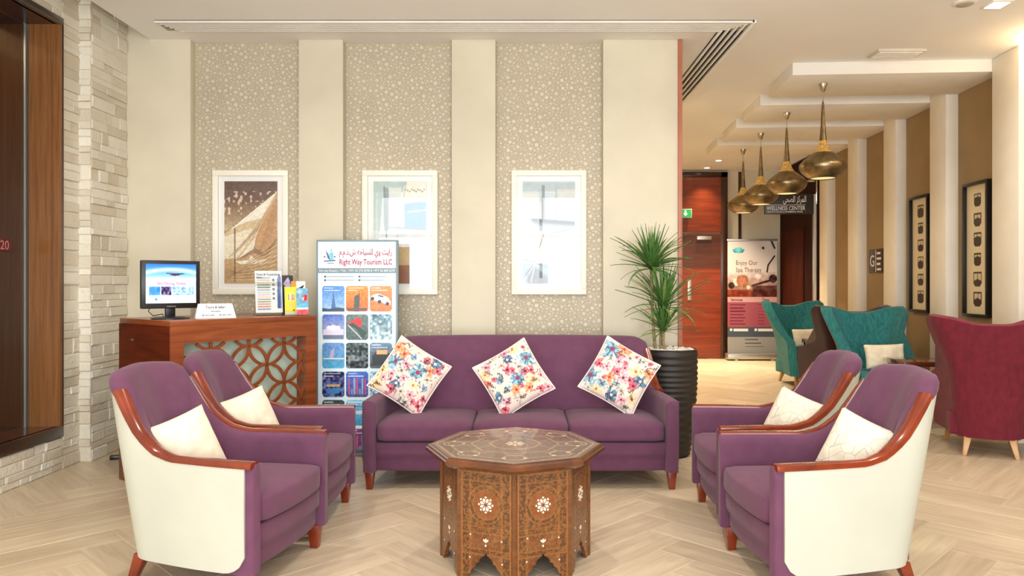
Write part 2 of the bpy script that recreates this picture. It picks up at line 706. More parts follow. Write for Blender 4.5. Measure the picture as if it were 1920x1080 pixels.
planks = []
for j in range(-8, 9):
    for i in range(-90, 110):
        for k in range(2):
            if k == 0:
                c = Vector((i * PW + PL / 2 + j * 2 * PL, i * PW + PW / 2, 0))
                ang = 0.0
            else:
                c = Vector((i * PW + PL + PW / 2 + j * 2 * PL, i * PW + PW - PL / 2, 0))
                ang = PI / 2
            p = R45 @ c + Vector((0.1, 5.0, 0))
            if -3.45 < p.x < 5.0 and 1.0 < p.y < ENDY - 0.1:
                if p.x > 4.4 + 0.066 * (p.y - 6.34) or (p.y > WY + 0.25 and p.x < 1.1):
                    continue
                q = proj(p)
                vis = q and -120 < q[0] < 2040 and q[1] < 1180
                planks.append((0 if vis else 1, p.y, p.x, ang + PI / 4))
planks.sort()
pm = MB()
e = 0.0025
pm.rings([[(-PL / 2, -PW / 2, -0.012), (PL / 2, -PW / 2, -0.012), (PL / 2, PW / 2, -0.012), (-PL / 2, PW / 2, -0.012)],
          [(-PL / 2, -PW / 2, -0.002), (PL / 2, -PW / 2, -0.002), (PL / 2, PW / 2, -0.002), (-PL / 2, PW / 2, -0.002)],
          [(-PL / 2 + e, -PW / 2 + e, 0), (PL / 2 - e, -PW / 2 + e, 0), (PL / 2 - e, PW / 2 - e, 0), (-PL / 2 + e, PW / 2 - e, 0)]])
# grain runs along the plank: build lengthwise on local y
pm.v = [(-y, x, z) for x, y, z in pm.v]
plank0 = pm.build('plank', PLANK_M, floor_o)
pmesh = plank0.data
far = MB()
for n_, (hid, y, x, a) in enumerate(planks):
    a2 = a - PI / 2
    if n_ < 300 and not hid:
        o = plank0 if n_ == 0 else link_mesh('plank', pmesh, None, floor_o)
        o.location = (x, y, random.uniform(-0.0006, 0))
        o.rotation_euler = (0, 0, a2)
    else:
        ca, sa = math.cos(a2), math.sin(a2)
        far.add([(x + ca * vx - sa * vy, y + sa * vx + ca * vy, vz) for vx, vy, vz in pm.v], pm.f)
tag(far.build('plank_field', PLANK_FAR, floor_o), kind='stuff')

# ---- ceiling
CL = -2.949
ceiling = MB().box(CL, 5.2, -2.6, ENDY + 0.1, CZ, CZ + 0.35).build('ceiling', CEIL)
tag(ceiling, kind='structure')
MB().box(-3.7, CL, -2.6, 6.2, CZ + 0.30, CZ + 0.36).build('cove_lid', CEIL, ceiling)
for k in range(4):
    area_light('cove_light', (CL + 0.03, 0.6 + 1.5 * k, CZ + 0.14), (0, PI / 2, 0), 0.05, 1.4, 9, (1.0, 0.78, 0.5), parent=None)

DOTS = []


def dots_mesh():
    # bubble print: discs of mixed size that never touch, repeating every 0.322 m of height
    if DOTS:
        return DOTS[0]
    r = random.Random(3)
    PW_, PH_ = 0.852, 0.3226
    placed = []
    for rmin, rmax, tries in ((0.0125, 0.0155, 60), (0.008, 0.0105, 240), (0.005, 0.0065, 900), (0.0022, 0.0032, 2200)):
        for _ in range(tries):
            q = r.uniform(rmin, rmax)
            x, z = r.uniform(-PW_ / 2 + q, PW_ / 2 - q), r.uniform(0, PH_)
            gap = 0.0022 + 0.9 * q * (rmin > 0.0045)
            ok = True
            for (x2, z2, q2) in placed:
                dz = abs(z - z2)
                dz = min(dz, PH_ - dz)
                if abs(x - x2) < q + q2 + gap and (x - x2) ** 2 + dz * dz < (q + q2 + gap) ** 2:
                    ok = False
                    break
            if ok:
                placed.append((x, z, q))
    mb = MB()
    for rep in range(11):
        for x, z, q in placed:
            zz = z + rep * PH_
            if q < zz < CZ - q:
                n = 12 if q > 0.007 else 8 if q > 0.0045 else 6
                mb.add([(x + q * math.cos(2 * PI * k / n), 0, zz + q * math.sin(2 * PI * k / n)) for k in range(n)], [tuple(range(n))])
    o = mb.build('printed_dots', DOT_M)
    DOTS.append(o.data)
    bpy.data.objects.remove(o)
    return DOTS[0]


# ---- back wall with three recessed papered panels
wall_back = structure('wall_back')
MB().box(-3.3, 1.263, WY + 0.085, WY + 0.25, 0, CZ + 0.3).build('wall_core', CREAM_WALL, wall_back)
pil = [(-3.14, -2.632), (-1.774, -1.424), (-0.562, -0.2155), (0.638, 1.229)]
for a, b in pil:
    MB().box(a, b, WY, WY + 0.09, 0, CZ + (0.3 if a < -3 else 0)).build('pilaster', CREAM_WALL, wall_back, bevel=0.002)
for a, b in [(-2.632, -1.774), (-1.424, -0.562), (-0.2155, 0.638)]:
    paper = MB().box(a, b, WY + 0.078, WY + 0.088, 0, CZ).build('wallpaper_panel', WALLPAPER, wall_back)
    tag(link_mesh('printed_dots', dots_mesh(), DOT_M, paper, ((a + b) / 2, WY + 0.0776, 0)), kind='stuff')
trim1 = MB().box(1.229, 1.263, WY - 0.012, WY + 0.25, 0, CZ).build('trim_1', COPPER, bevel=0.003)
tag(trim1, kind='structure')
# corridor side behind the end of that wall
wall_inner = MB().box(1.15, 1.25, WY + 0.25, ENDY, 0, CZ).build('wall_inner', CREAM_WALL)
tag(wall_inner, kind='structure')

# ---- left: stone clad walls
SX = -3.225
wall_left = structure('wall_left')
MB().box(-3.40, SX, -2.6, 4.0, 0, CZ + 0.3).build('wall_core', STONE, wall_left)
MB().box(-3.40, SX, 4.0, 5.14, 0, 0.225).build('wall_core', STONE, wall_left)
MB().box(-3.40, SX, 4.0, 5.14, 3.145, CZ + 0.3).build('wall_core', STONE, wall_left)
MB().box(-3.40, SX, 5.14, 5.36, 0, CZ + 0.3).build('wall_core', STONE, wall_left)
wall_corner = structure('wall_corner')
MB().box(-3.40, -3.145, 5.345, 5.9, 0, CZ + 0.3).build('wall_core', STONE, wall_corner)


def stone_variants():
    out = []
    for s in range(6):
        r = random.Random(s)
        mb = MB()
        j = lambda a: r.uniform(-a, a)
        # unit stone: x along the wall 0..1, z 0..1, y 0 (back) .. -1 (front)
        base = [(0, 0, 0), (1, 0, 0), (1, 0, 1), (0, 0, 1)]
        mid = [(0.0, -0.75 + j(.15), 0.0), (1.0, -0.75 + j(.15), 0.0), (1.0, -0.75 + j(.15), 1.0), (0.0, -0.75 + j(.15), 1.0)]
        fr = [(0.04, -1 + j(.15), 0.10), (0.96, -1 + j(.15), 0.10), (0.96, -1 + j(.2), 0.90), (0.04, -1 + j(.2), 0.90)]
        mb.rings([base, mid, fr])
        out.append(mb)
    return out


SV = [mb.build('stone', STONE) for mb in stone_variants()]
for o in SV:
    COL.objects.unlink(o)


def clad(parent, org, ax, nrm, length, z0, z1, limit=300, hole=None):
    """stones along ax (plan direction), facing nrm"""
    rz = math.atan2(ax[1], ax[0])
    z = z0
    cnt = 0
    rest = MB()
    items = []
    while z < z1 - 0.005:
        h = random.choice([0.045, 0.055, 0.07, 0.09, 0.11])
        h = min(h, z1 - z)
        s = 0.0
        while s < length - 0.002:
            w = random.uniform(0.09, 0.34)
            if length - s - w < 0.07:
                w = length - s
            if not (hole and hole(s, s + w, z, z + h)):
                items.append((s, z, w, h, random.uniform(0.007, 0.021)))
            s += w
        z += h
    for s, zz, w, h, d in items:
        m = random.choice(SV).data
        loc = (org[0] + ax[0] * s, org[1] + ax[1] * s, zz + 0.001)
        if cnt < limit:
            o = link_mesh('stone', m, None, parent, loc, (0, 0, rz), (w - 0.002, d, h - 0.002))
        else:
            ca, sa = math.cos(rz), math.sin(rz)
            vs = []
            for v in m.vertices:
                x, y, z_ = v.co.x * w, v.co.y * d, v.co.z * h
                vs.append((loc[0] + ca * x - sa * y, loc[1] + sa * x + ca * y, zz + z_))
            rest.add(vs, [tuple(p.vertices) for p in m.polygons])
        cnt += 1
    if rest.v:
        tag(rest.build('stone_field', STONE, parent), kind='stuff')


# the axis runs so that the stones' front (-y local) points into the room
def win_hole(s0, s1, z0, z1):
    ya, yb = 5.345 - s1, 5.345 - s0
    return yb > 3.3 and ya < 5.13 and z1 > 0.24 and z0 < 3.13


def clad_left(y_a, y_b, z0, z1, lim):
    clad(wall_left, (SX, y_a, 0), (0, 1), (1, 0), y_b - y_a, z0, z1, lim)


clad_left(5.135, 5.345, 0.0, CZ + 0.25, 180)
clad_left(3.9, 5.135, 0.0, 0.222, 60)
clad_left(3.9, 5.135, 3.148, CZ + 0.25, 40)
clad(wall_corner, (-3.145, 5.345, 0), (0, 1), (1, 0), WY - 5.345, 0.0, CZ + 0.25, 230)
clad(wall_corner, (-3.23, 5.345, 0), (1, 0), (0, -1), 0.10, 0.0, CZ + 0.25, 70)

# ---- display window in the stone wall
win = structure('window_1')
ZB, ZT, YF, YN = 0.229, 3.14, 5.13, 3.2
fx0, fx1 = SX - 0.0, SX + 0.028
MB().box(fx0 - 0.02, fx1, YN, YF, ZB, ZB + 0.075).build('frame_rail', DARK_WOOD, win, bevel=0.003)
MB().box(fx0 - 0.02, fx1, YN, YF, ZT - 0.05, ZT).build('frame_rail', DARK_WOOD, win, bevel=0.003)
MB().box(fx0 - 0.02, fx1, YF - 0.012, YF, ZB + 0.075, ZT - 0.05).build('frame_stile', DARK_WOOD, win, bevel=0.003)
MB().box(-3.42, fx1 - 0.004, YF - 0.035, YF - 0.012, ZB + 0.07, ZT - 0.05).build('jamb', JAMB_WOOD, win)
MB().box(-3.446, -3.43, YF - 0.05, YF - 0.01, ZB + 0.07, ZT - 0.05).build('glazing_bead', ALU, win)
MB().box(-3.68, -3.46, YF - 0.035, YF - 0.01, ZB + 0.07, ZT - 0.05).build('inner_jamb', JAMB_WOOD, win)
MB().box(-3.68, SX, YN, YF - 0.03, ZB + 0.04, ZB + 0.075).build('window_sill', MAHOG, win)
MB().box(-3.68, SX, YN, YF - 0.03, ZT - 0.05, ZT - 0.02).build('window_head', DARK_WOOD, win)
MB().box(-3.444, -3.436, YN, YF - 0.06, ZB + 0.08, ZT - 0.06).build('pane', DARKGLASS, win)
room2 = MB()
room2.box(-4.9, -4.8, 2.6, 7.4, 0, 3.4)
room2.box(-4.9, -3.68, 7.3, 7.4, 0, 3.4)
room2.box(-4.9, -3.68, 2.6, 7.4, 3.3, 3.4)
room2.box(-4.9, -3.68, 2.6, 7.4, 0, 0.06)
tag(room2.build('wall_showroom', wood('showroom_wood', (58, 34, 18), (90, 58, 34), (10, 10, 1.5), 0.5, 0.1)), kind='structure')
poster = MB().box(-4.79, -4.77, 6.3, 7.1, 0.9, 2.2).build('wall_poster', plain('poster_cream', (206, 196, 150), 0.6))
tag(poster, 'pale cream panel on the wall behind the dark glass window', 'poster')
plate = thing('number_plate', 'small dark red plate with pink digits on the dark window glass', 'sign', (-3.425, 4.89, 1.55), PI / 2)
MB().box(-0.09, 0.055, -0.004, 0.004, -0.045, 0.045).build('plate', plain('plate_red', (88, 34, 30), 0.4), plate, bevel=0.003)
text_part('digits', '20', 0.085, plain('plate_pink', (206, 128, 124), 0.5), plate, (-0.075, -0.006, -0.03))

# ---- right wall: taupe recesses between pale fins, turned a little off the room's axis
RA = -math.radians(3.7)      # local y runs down the corridor
wall_right = structure('wall_right', (4.043, 6.34, 0), RA)
PITCH = 1.10
MB().box(0.115, 0.30, -9.0, 4.5, 0, CZ).build('recess_wall', TAUPE, wall_right)
for k in range(-4, 5):
    y1 = k * PITCH
    y0 = y1 - (0.38 if k == 0 else 0.32)
    MB().box(0, 0.13, y0, y1, 0, CZ - 0.002).build('fin', FIN_M, wall_right, bevel=0.003)
    MB().box(-0.012, 0.13, y0 - 0.014, y1 + 0.012, 0, 0.19).build('plinth', FIN_M, wall_right, bevel=0.004)
# soffit boxes over the seating, between the fins
for k in range(4):
    y0 = k * PITCH + 0.002
    MB().box(-1.68, 0.112, y0, y0 + 0.77, CZ - 0.107, CZ + 0.002).build('soffit', SOFFIT_M, ceiling, bevel=0.002)
    o = bpy.data.objects[[c.name for c in ceiling.children if c.name.startswith('soffit')][-1]]
    o.location = (4.043, 6.34, 0)
    o.rotation_euler = (0, 0, RA)

# wellness entrance at the far end of the right wall
cr, sr = math.cos(RA), math.sin(RA)


def corr(x, y, z=0.0):
    return Vector((4.043 + cr * x - sr * y, 6.34 + sr * x + cr * y, z))


door2 = structure('door_2', corr(0, 0), RA)
MB().box(-0.03, 0.11, 4.46, 6.5, 0, CZ - 0.02).build('door_surround', wood('surround_wood', (34, 15, 9), (56, 26, 15), (8, 8, 1.2), 0.75, 0.0, spec=0.1), door2)
MB().box(-0.05, -0.03, 5.0, 6.2, 0, 2.15).build('door_leaf', wood('wellness_door', (48, 18, 10), (78, 30, 16), (9, 9, 1.5), 0.75, 0.0, spec=0.1), door2)
MB().box(-0.06, -0.02, 4.46, 4.52, 0, 2.6).build('door_jamb', ALU, door2)

# ---- end wall with the wooden door
wall_end = MB().box(1.2, 5.2, ENDY, ENDY + 0.12, 0, CZ).build('wall_end', CREAM_WALL)
tag(wall_end, kind='structure')
door = structure('door_1')
DX0, DX1 = 2.30, 3.50
for a, b in ((DX0, DX0 + 0.09), (DX1 - 0.11, DX1)):
    MB().box(a, b, ENDY - 0.07, ENDY, 0, 3.19).build('door_jamb', DARK_WOOD, door, bevel=0.004)
MB().box(DX0, DX1, ENDY - 0.07, ENDY, 3.10, 3.19).build('door_head', DARK_WOOD, door, bevel=0.004)
MB().box(DX0 + 0.09, DX1 - 0.11, ENDY - 0.05, ENDY, 2.16, 3.10).build('transom_panel', DOOR_WOOD, door)
leaf = MB().box(DX0 + 0.09, DX1 - 0.11, ENDY - 0.045, ENDY, 0.01, 2.14).build('door_leaf', DOOR_WOOD, door)
MB().box(DX0 + 0.10, DX1 - 0.12, ENDY - 0.049, ENDY - 0.04, 1.55, 2.12).build('upper_panel', DOOR_DARK, leaf)
MB().box(2.97, 3.22, ENDY - 0.10, ENDY - 0.05, 2.03, 2.09).build('door_closer', ALU, leaf, bevel=0.005)
MB().box(2.82, 2.88, ENDY - 0.06, ENDY - 0.045, 1.0, 1.35).build('push_plate', ALU, leaf, bevel=0.002)
trim2 = MB().box(3.70, 3.75, ENDY - 0.012, ENDY, 0, 3.2).build('trim_2', DARK_WOOD)
tag(trim2, kind='structure')

# ---- lobby front: glazed facade behind the photographer
wf = structure('wall_front')
MB().box(-3.7, -2.85, -2.7, -2.5, 0, CZ + 0.3).build('wall_pier', CREAM_WALL, wf)
MB().box(3.55, 5.2, -2.7, -2.5, 0, CZ + 0.3).build('wall_pier', CREAM_WALL, wf)
MB().box(-2.85, 3.55, -2.7, -2.5, 3.1, CZ + 0.3).build('wall_lintel', CREAM_WALL, wf)
w2 = structure('window_2')
for k in range(5):
    x = -2.85 + 6.4 * k / 4
    MB().box(x - 0.03, x + 0.03, -2.42, -2.36, 0, 3.1).build('mullion', ALU, w2)
for z in (0.03, 2.2, 3.07):
    MB().box(-2.85, 3.55, -2.42, -2.36, z - 0.03, z + 0.03).build('transom', ALU, w2)

# =============================================================== CEILING FIT-OUT
diff = thing('air_diffuser', 'L-shaped linear slot air diffuser with white slats set in the ceiling', 'air vent')
DX_L, DX_R = -2.70, 1.70
MB().box(DX_L, DX_R, 5.39, 5.60, CZ - 0.008, CZ - 0.001).build('backing', plain('diffuser_backing', (150, 146, 136), 0.7), diff)
for i in range(6):
    y = 5.39 + 0.037 * i
    w = 0.024 if i in (0, 5) else 0.016
    MB().box(DX_L + 0.02 * i, DX_R - 0.037 * i, y, y + w, CZ - 0.022, CZ - 0.004).build('slat', SLAT_M, diff, bevel=0.002)
for (x, i, w) in ((-1.06, 2, 0.12), (-0.80, 1, 0.17), (-0.77, 3, 0.17), (-0.72, 4, 0.12), (1.25, 2, 0.17), (1.27, 3, 0.12), (1.30, 4, 0.12)):
    MB().box(x, x + w, 5.39 + 0.037 * i - 0.020, 5.39 + 0.037 * i - 0.002, CZ - 0.014, CZ - 0.008).build('slot_opening', SLOT_M, diff)
MB().box(1.49, 1.70, 5.45, 9.6, CZ - 0.006, CZ + 0.001).build('slot_backing', SLOT_M, diff)
for i in range(5):
    x = 1.70 - 0.047 * i
    MB().box(x - 0.016, x + (0.012 if i == 0 else 0.0), 5.39 + 0.045 * i, 9.6, CZ - 0.024, CZ - 0.002).build('slat', SLAT_M, diff, bevel=0.002)

grille = thing('ceiling_grille', 'small white square air grille in the ceiling before the stepped soffits', 'air vent', (3.13, 6.16, CZ))
MB().box(-0.20, 0.20, -0.10, 0.10, -0.02, 0.002).build('grille_frame', plain('grille_paint', (205, 197, 180), 0.6), grille, bevel=0.004)
for k in range(6):
    MB().box(-0.18, 0.18, -0.08 + 0.03 * k, -0.065 + 0.03 * k, -0.026, -0.018).build('slat', SLAT_M, grille)

sm = thing('ceiling_speaker', 'round grey perforated speaker flush in the white ceiling', 'speaker', (3.04, 5.06, CZ))
MB().lathe([(0.075, 0.001), (0.075, -0.008), (0.06, -0.014)], 28).build('ring', SLAT_M, sm, smooth=40)
MB().lathe([(0.058, -0.012), (0.05, -0.017), (0.02, -0.019)], 24).build('mesh_disc', plain('speaker_grey', (176, 170, 158), 0.6), sm, smooth=40)


def downlight(loc, label, power, square=False):
    tint = (1.0, 0.80, 0.54) if loc[1] > 7 else (1.0, 0.93, 0.84)
    t = thing('downlight', label, 'light', loc, 0, 'recessed ceiling downlights')
    if square:
        MB().box(-0.075, 0.075, -0.075, 0.075, -0.008, 0.001).build('trim_frame', WHITE, t, bevel=0.002)
        MB().box(-0.055, 0.055, -0.055, 0.055, -0.011, -0.007).build('lamp_face', LAMP_W, t)
    else:
        MB().lathe([(0.06, 0.001), (0.06, -0.007), (0.045, -0.009)], 24).build('trim_ring', WHITE, t, smooth=40)
        MB().lathe([(0.044, -0.006), (0.044, -0.0105)], 20).build('lamp_face', LAMP_W, t)
    area_light('downlight_beam', (0, 0, -0.02), (0, 0, 0), 0.11, 0.11, power, tint, 'DISK', parent=t, spread=1.5 if loc[1] > 7 else 2.6)
    return t


downlight((3.28, 5.09, CZ), 'square recessed downlight beside the round ceiling speaker', 30, True)
downlight((3.08, 11.56, CZ), 'lit downlight over the corridor floor before the wooden door', 95)
downlight((3.08, 12.30, CZ), 'lit downlight just in front of the wooden door head', 14)
for x, y, w in ((-1.9, 1.6, 'added unseen downlight near the lobby windows on the stone wall side'), (-1.9, 3.9, 'added unseen downlight above the armchairs before the wooden desk'),
                (0.1, 1.6, 'added unseen downlight near the middle of the lobby windows'), (0.1, 3.9, 'added unseen downlight above the octagonal table'),
                (2.3, 1.6, 'added unseen downlight near the lobby windows on the taupe wall side'), (2.3, 4.3, 'added unseen downlight above the armchair beside the black planter')):
    downlight((x, y, CZ), w, 24)  # out of view, added to lift the lounge's ambient light
downlight((1.40, 8.2, CZ), 'added downlight in the corridor, unseen behind the papered wall', 36)  # hidden by the wall, added to brighten the corridor
downlight((1.95, 10.2, CZ), 'added unseen downlight in the corridor beside the last soffit', 40)  # second hidden lamp added for corridor brightness
area_light('showroom_fill', (-4.1, 4.4, 3.25), (0, 0, 0), 0.6, 1.5, 18, (1.0, 0.85, 0.65))  # unseen lamp added to brighten the space behind the window glass
# warm wall washer in the first recess at the right
wash = thing('cove_lamp', 'warm cove lamp strip glowing above the first wall recess', 'light', (4.02, 5.66, CZ - 0.02), 0)
MB().box(-0.03, 0.03, -0.26, 0.26, -0.03, 0.0).build('strip', glow('cove_glow', (255, 220, 160), 22), wash, bevel=0.004)
pl_ = bpy.data.lights.new('cove_beam', 'POINT')
pl_.energy = 9
pl_.color = (1.0, 0.76, 0.46)
pl_.shadow_soft_size = 0.05
po_ = bpy.data.objects.new('cove_beam', pl_)
COL.objects.link(po_)
po_.parent = wash
po_.location = (-0.02, -0.05, -0.16)


# ---- four brass pendants
BRASS = plain('hammered_brass', (142, 124, 94), 0.34, metal=1.0, var=0.12, vscale=22, bump=0.35, bscale=60)
BRASS_IN = plain('pendant_inside', (250, 220, 160), 0.5, emit=1.6)
PEND_GLOW = plain('pierced_brass', (150, 112, 60), 0.4, metal=0.4, var=0.8, vscale=110, emit=0.5)


def pendant(loc, label):
    t = thing('pendant_lamp', label, 'lamp', loc, 0, 'brass onion pendants in a row')
    k = 0.000949
    z = lambda y: -(y - 70) * k
    MB().lathe([(0.038, 0), (0.038, z(82)), (0.030, z(100)), (0.020, z(140)), (0.006, z(148))], 24).build('canopy', NICKEL, t, smooth=50)
    MB().tube([(0, 0, z(140)), (0, 0, z(180)), (0.004, 0, z(205)), (0, 0, z(240))], 0.004, 8).build('hook', NICKEL, t, smooth=50)
    MB().lathe([(0.004, z(235)), (0.010, z(262)), (0.014, z(330)), (0.020, z(450)), (0.027, z(560)), (0.033, z(625))], 32).build('neck', BRASS, t, smooth=50)
    MB().lathe([(0.033, z(622)), (0.038, z(645)), (0.048, z(675)), (0.064, z(710)), (0.086, z(738))], 32, cap=False).build('pierced_collar', PEND_GLOW, t, smooth=50)
    MB().lathe([(0.085, z(736)), (0.128, z(770)), (0.172, z(806)), (0.201, z(840)), (0.209, z(868)), (0.203, z(898)), (0.182, z(930)), (0.145, z(962)), (0.112, z(985)), (0.106, z(984)), (0.14, z(955))],
               40, cap=False).build('bowl', BRASS, t, smooth=50)
    MB().lathe([(0.106, z(978)), (0.09, z(976)), (0.01, z(974))], 28).build('lamp_opening', BRASS_IN, t)
    area_light('pendant_beam', (0, 0, z(1000)), (0, 0, 0), 0.18, 0.18, 7, (1.0, 0.80, 0.55), 'DISK', parent=t)


pendant((2.746, 6.73, CZ - 0.107), 'brass onion pendant hanging from the first stepped soffit')
pendant((2.83, 7.89, CZ - 0.107), 'brass onion pendant hanging from the second stepped soffit')
pendant((2.905, 8.98, CZ - 0.107), 'brass onion pendant hanging from the third stepped soffit')
pendant((3.01, 10.05, CZ - 0.107), 'brass onion pendant hanging from the last soffit before the corridor end')

# ================================================================= PICTURES


def art_sail(c):
    c.grad(0, 1, (176, 140, 100), (96, 70, 60))
    c.grad(0.80, 1.0, (112, 82, 70), (92, 68, 64))
    c.grad(0.52, 0.80, (206, 180, 142), (120, 88, 68))
    n = vnoise(c.ny, c.nx, 40, 3)
    c.blend(((n > 0.72) & (c.v > 0.68) & (c.v < 0.9)) * 0.8, (240, 224, 200))
    c.poly([(0, .50), (.55, .70), (1, .90), (1, .62), (.6, .45), (.2, .22), (0, .22)], (216, 192, 150))
    c.poly([(0.02, .505), (.98, .895), (.7, .64), (.4, .6)], (246, 238, 220))
    c.poly([(1, .9), (.85, .74), (.68, .58), (.55, .36), (.75, .30), (1, .45)], (196, 150, 104))
    c.poly([(0, .46), (.5, .54), (.62, .52), (.25, .26), (0, .24)], (238, 226, 198))
    c.poly([(.12, .25), (.62, .52), (.7, .6), (.3, .36)], (182, 142, 98))
    c.poly([(.25, .24), (.6, .46), (.55, .34)], (240, 230, 208))
    c.poly([(0, .24), (.3, .24), (.55, .3), (.8, .26), (1, .44), (1, 0), (0, 0)], (196, 158, 110))
    c.poly([(.2, .22), (.8, .24), (.7, .19), (.3, .19)], (244, 236, 216))
    c.poly([(.45, .22), (.5, .28), (.6, .22)], (248, 242, 226))
    for k in range(14):
        y = 0.02 + 0.013 * k
        c.line(0, 0.19 - y * 0.9, 0.5, 0.02 + y, 0.012, (120, 82, 50) if k % 2 else (206, 172, 122), 0.6)
        c.line(0.5, 0.02 + y, 1, 0.14 + y * 1.4, 0.012, (140, 98, 62) if k % 2 else (212, 180, 132), 0.6)
    c.line(.2, .54, .2, .02, .02, (92, 66, 46))
    c.line(0, .49, .98, .9, .012, (110, 80, 56))
    for k in range(16):
        t0 = k / 15
        c.line(.05 + .5 * t0, .24 + .2 * t0, .55 + .43 * t0, .50 + .36 * t0, .010, (150, 108, 70) if k % 3 else (250, 242, 226), 0.5)
        c.line(1, .40 - .024 * k, .45 - .02 * k, .22 - .012 * k, .012, (232, 206, 162) if k % 2 else (128, 88, 54), 0.5)
    for k in range(5):
        c.line(.66 + .05 * k, .3 + .03 * k, .9 + .02 * k, .72, .02, (160, 112, 74), 0.45)
    c.speckle(26, 60, 5)


def art_blue(c):  # lightened tones put the window's reflection into the print colours
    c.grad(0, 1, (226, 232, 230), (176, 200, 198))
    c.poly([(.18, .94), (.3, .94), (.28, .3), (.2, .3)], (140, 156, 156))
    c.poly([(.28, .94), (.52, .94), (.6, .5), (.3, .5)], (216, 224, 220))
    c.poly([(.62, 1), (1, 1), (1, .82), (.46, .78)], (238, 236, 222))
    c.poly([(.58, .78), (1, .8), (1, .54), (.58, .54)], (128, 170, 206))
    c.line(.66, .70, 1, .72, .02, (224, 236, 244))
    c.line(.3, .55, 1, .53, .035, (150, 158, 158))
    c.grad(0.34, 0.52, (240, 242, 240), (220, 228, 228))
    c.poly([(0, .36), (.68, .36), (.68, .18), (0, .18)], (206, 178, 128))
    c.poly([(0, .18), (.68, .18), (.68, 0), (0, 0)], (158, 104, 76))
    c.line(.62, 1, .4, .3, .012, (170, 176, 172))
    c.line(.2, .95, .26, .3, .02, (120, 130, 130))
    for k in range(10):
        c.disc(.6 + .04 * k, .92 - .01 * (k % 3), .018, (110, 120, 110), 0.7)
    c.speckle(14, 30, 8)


def art_boat(c):  # window glare worked into the print as paler greys
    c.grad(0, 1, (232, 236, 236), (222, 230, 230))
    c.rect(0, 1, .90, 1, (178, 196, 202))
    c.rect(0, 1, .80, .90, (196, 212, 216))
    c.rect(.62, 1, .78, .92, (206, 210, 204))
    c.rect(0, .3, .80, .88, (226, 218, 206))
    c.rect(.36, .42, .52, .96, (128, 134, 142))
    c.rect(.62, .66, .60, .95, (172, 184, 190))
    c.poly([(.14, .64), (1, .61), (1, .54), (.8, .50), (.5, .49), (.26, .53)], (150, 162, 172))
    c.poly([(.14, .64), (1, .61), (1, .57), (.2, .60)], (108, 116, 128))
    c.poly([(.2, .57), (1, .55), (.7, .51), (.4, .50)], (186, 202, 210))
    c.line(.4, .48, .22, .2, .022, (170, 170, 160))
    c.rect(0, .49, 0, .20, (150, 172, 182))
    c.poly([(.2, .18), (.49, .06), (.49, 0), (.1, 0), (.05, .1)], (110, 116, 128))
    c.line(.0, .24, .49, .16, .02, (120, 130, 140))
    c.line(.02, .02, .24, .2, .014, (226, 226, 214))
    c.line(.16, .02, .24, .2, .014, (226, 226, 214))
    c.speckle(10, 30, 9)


def picture(x0, x1, label, art):
    w = x1 - x0
    h = 0.993
    t = thing('framed_picture', label, 'picture', ((x0 + x1) / 2, WY + 0.078, 1.205), 0, 'white framed prints on the papered panels')
    fw = 0.044
    d = -0.034
    for a in ((-w / 2, w / 2, 0, fw), (-w / 2, w / 2, h - fw, h)):
        MB().box(a[0], a[1], d, 0, a[2], a[3]).build('frame_bar', FRAME_W, t, bevel=0.003)
    for s in (-1, 1):
        MB().box(min(s * w / 2, s * (w / 2 - fw)), max(s * w / 2, s * (w / 2 - fw)), d, 0, fw, h - fw).build('frame_bar', FRAME_W, t, bevel=0.003)
    mount = MB().box(-w / 2 + fw, w / 2 - fw, -0.012, 0, fw, h - fw).build('mount', MOUNT_W, t)
    aw, ah = w - 2 * fw - 0.09, h - 2 * fw - 0.085
    c = Canvas(90, 170, aspect=ah / aw)
    art(c)
    c.panel('print', aw, ah, PRINT, mount, (0, -0.0135, fw + 0.043))
    MB().box(-w / 2 + fw, w / 2 - fw, -0.024, -0.021, fw, h - fw).build('pane', GLASS, t)


picture(-2.478, -1.875, 'white framed sepia print of billowing boat sails', art_sail)
picture(-1.283, -0.680, 'white framed blue print with pale window reflection painted in, partly behind the tourism stand', art_blue)
picture(-0.089, 0.509, 'white framed print of a grey boat hull, paled by painted window glare, on the papered wall', art_boat)

# ---- right wall frames with cup silhouettes


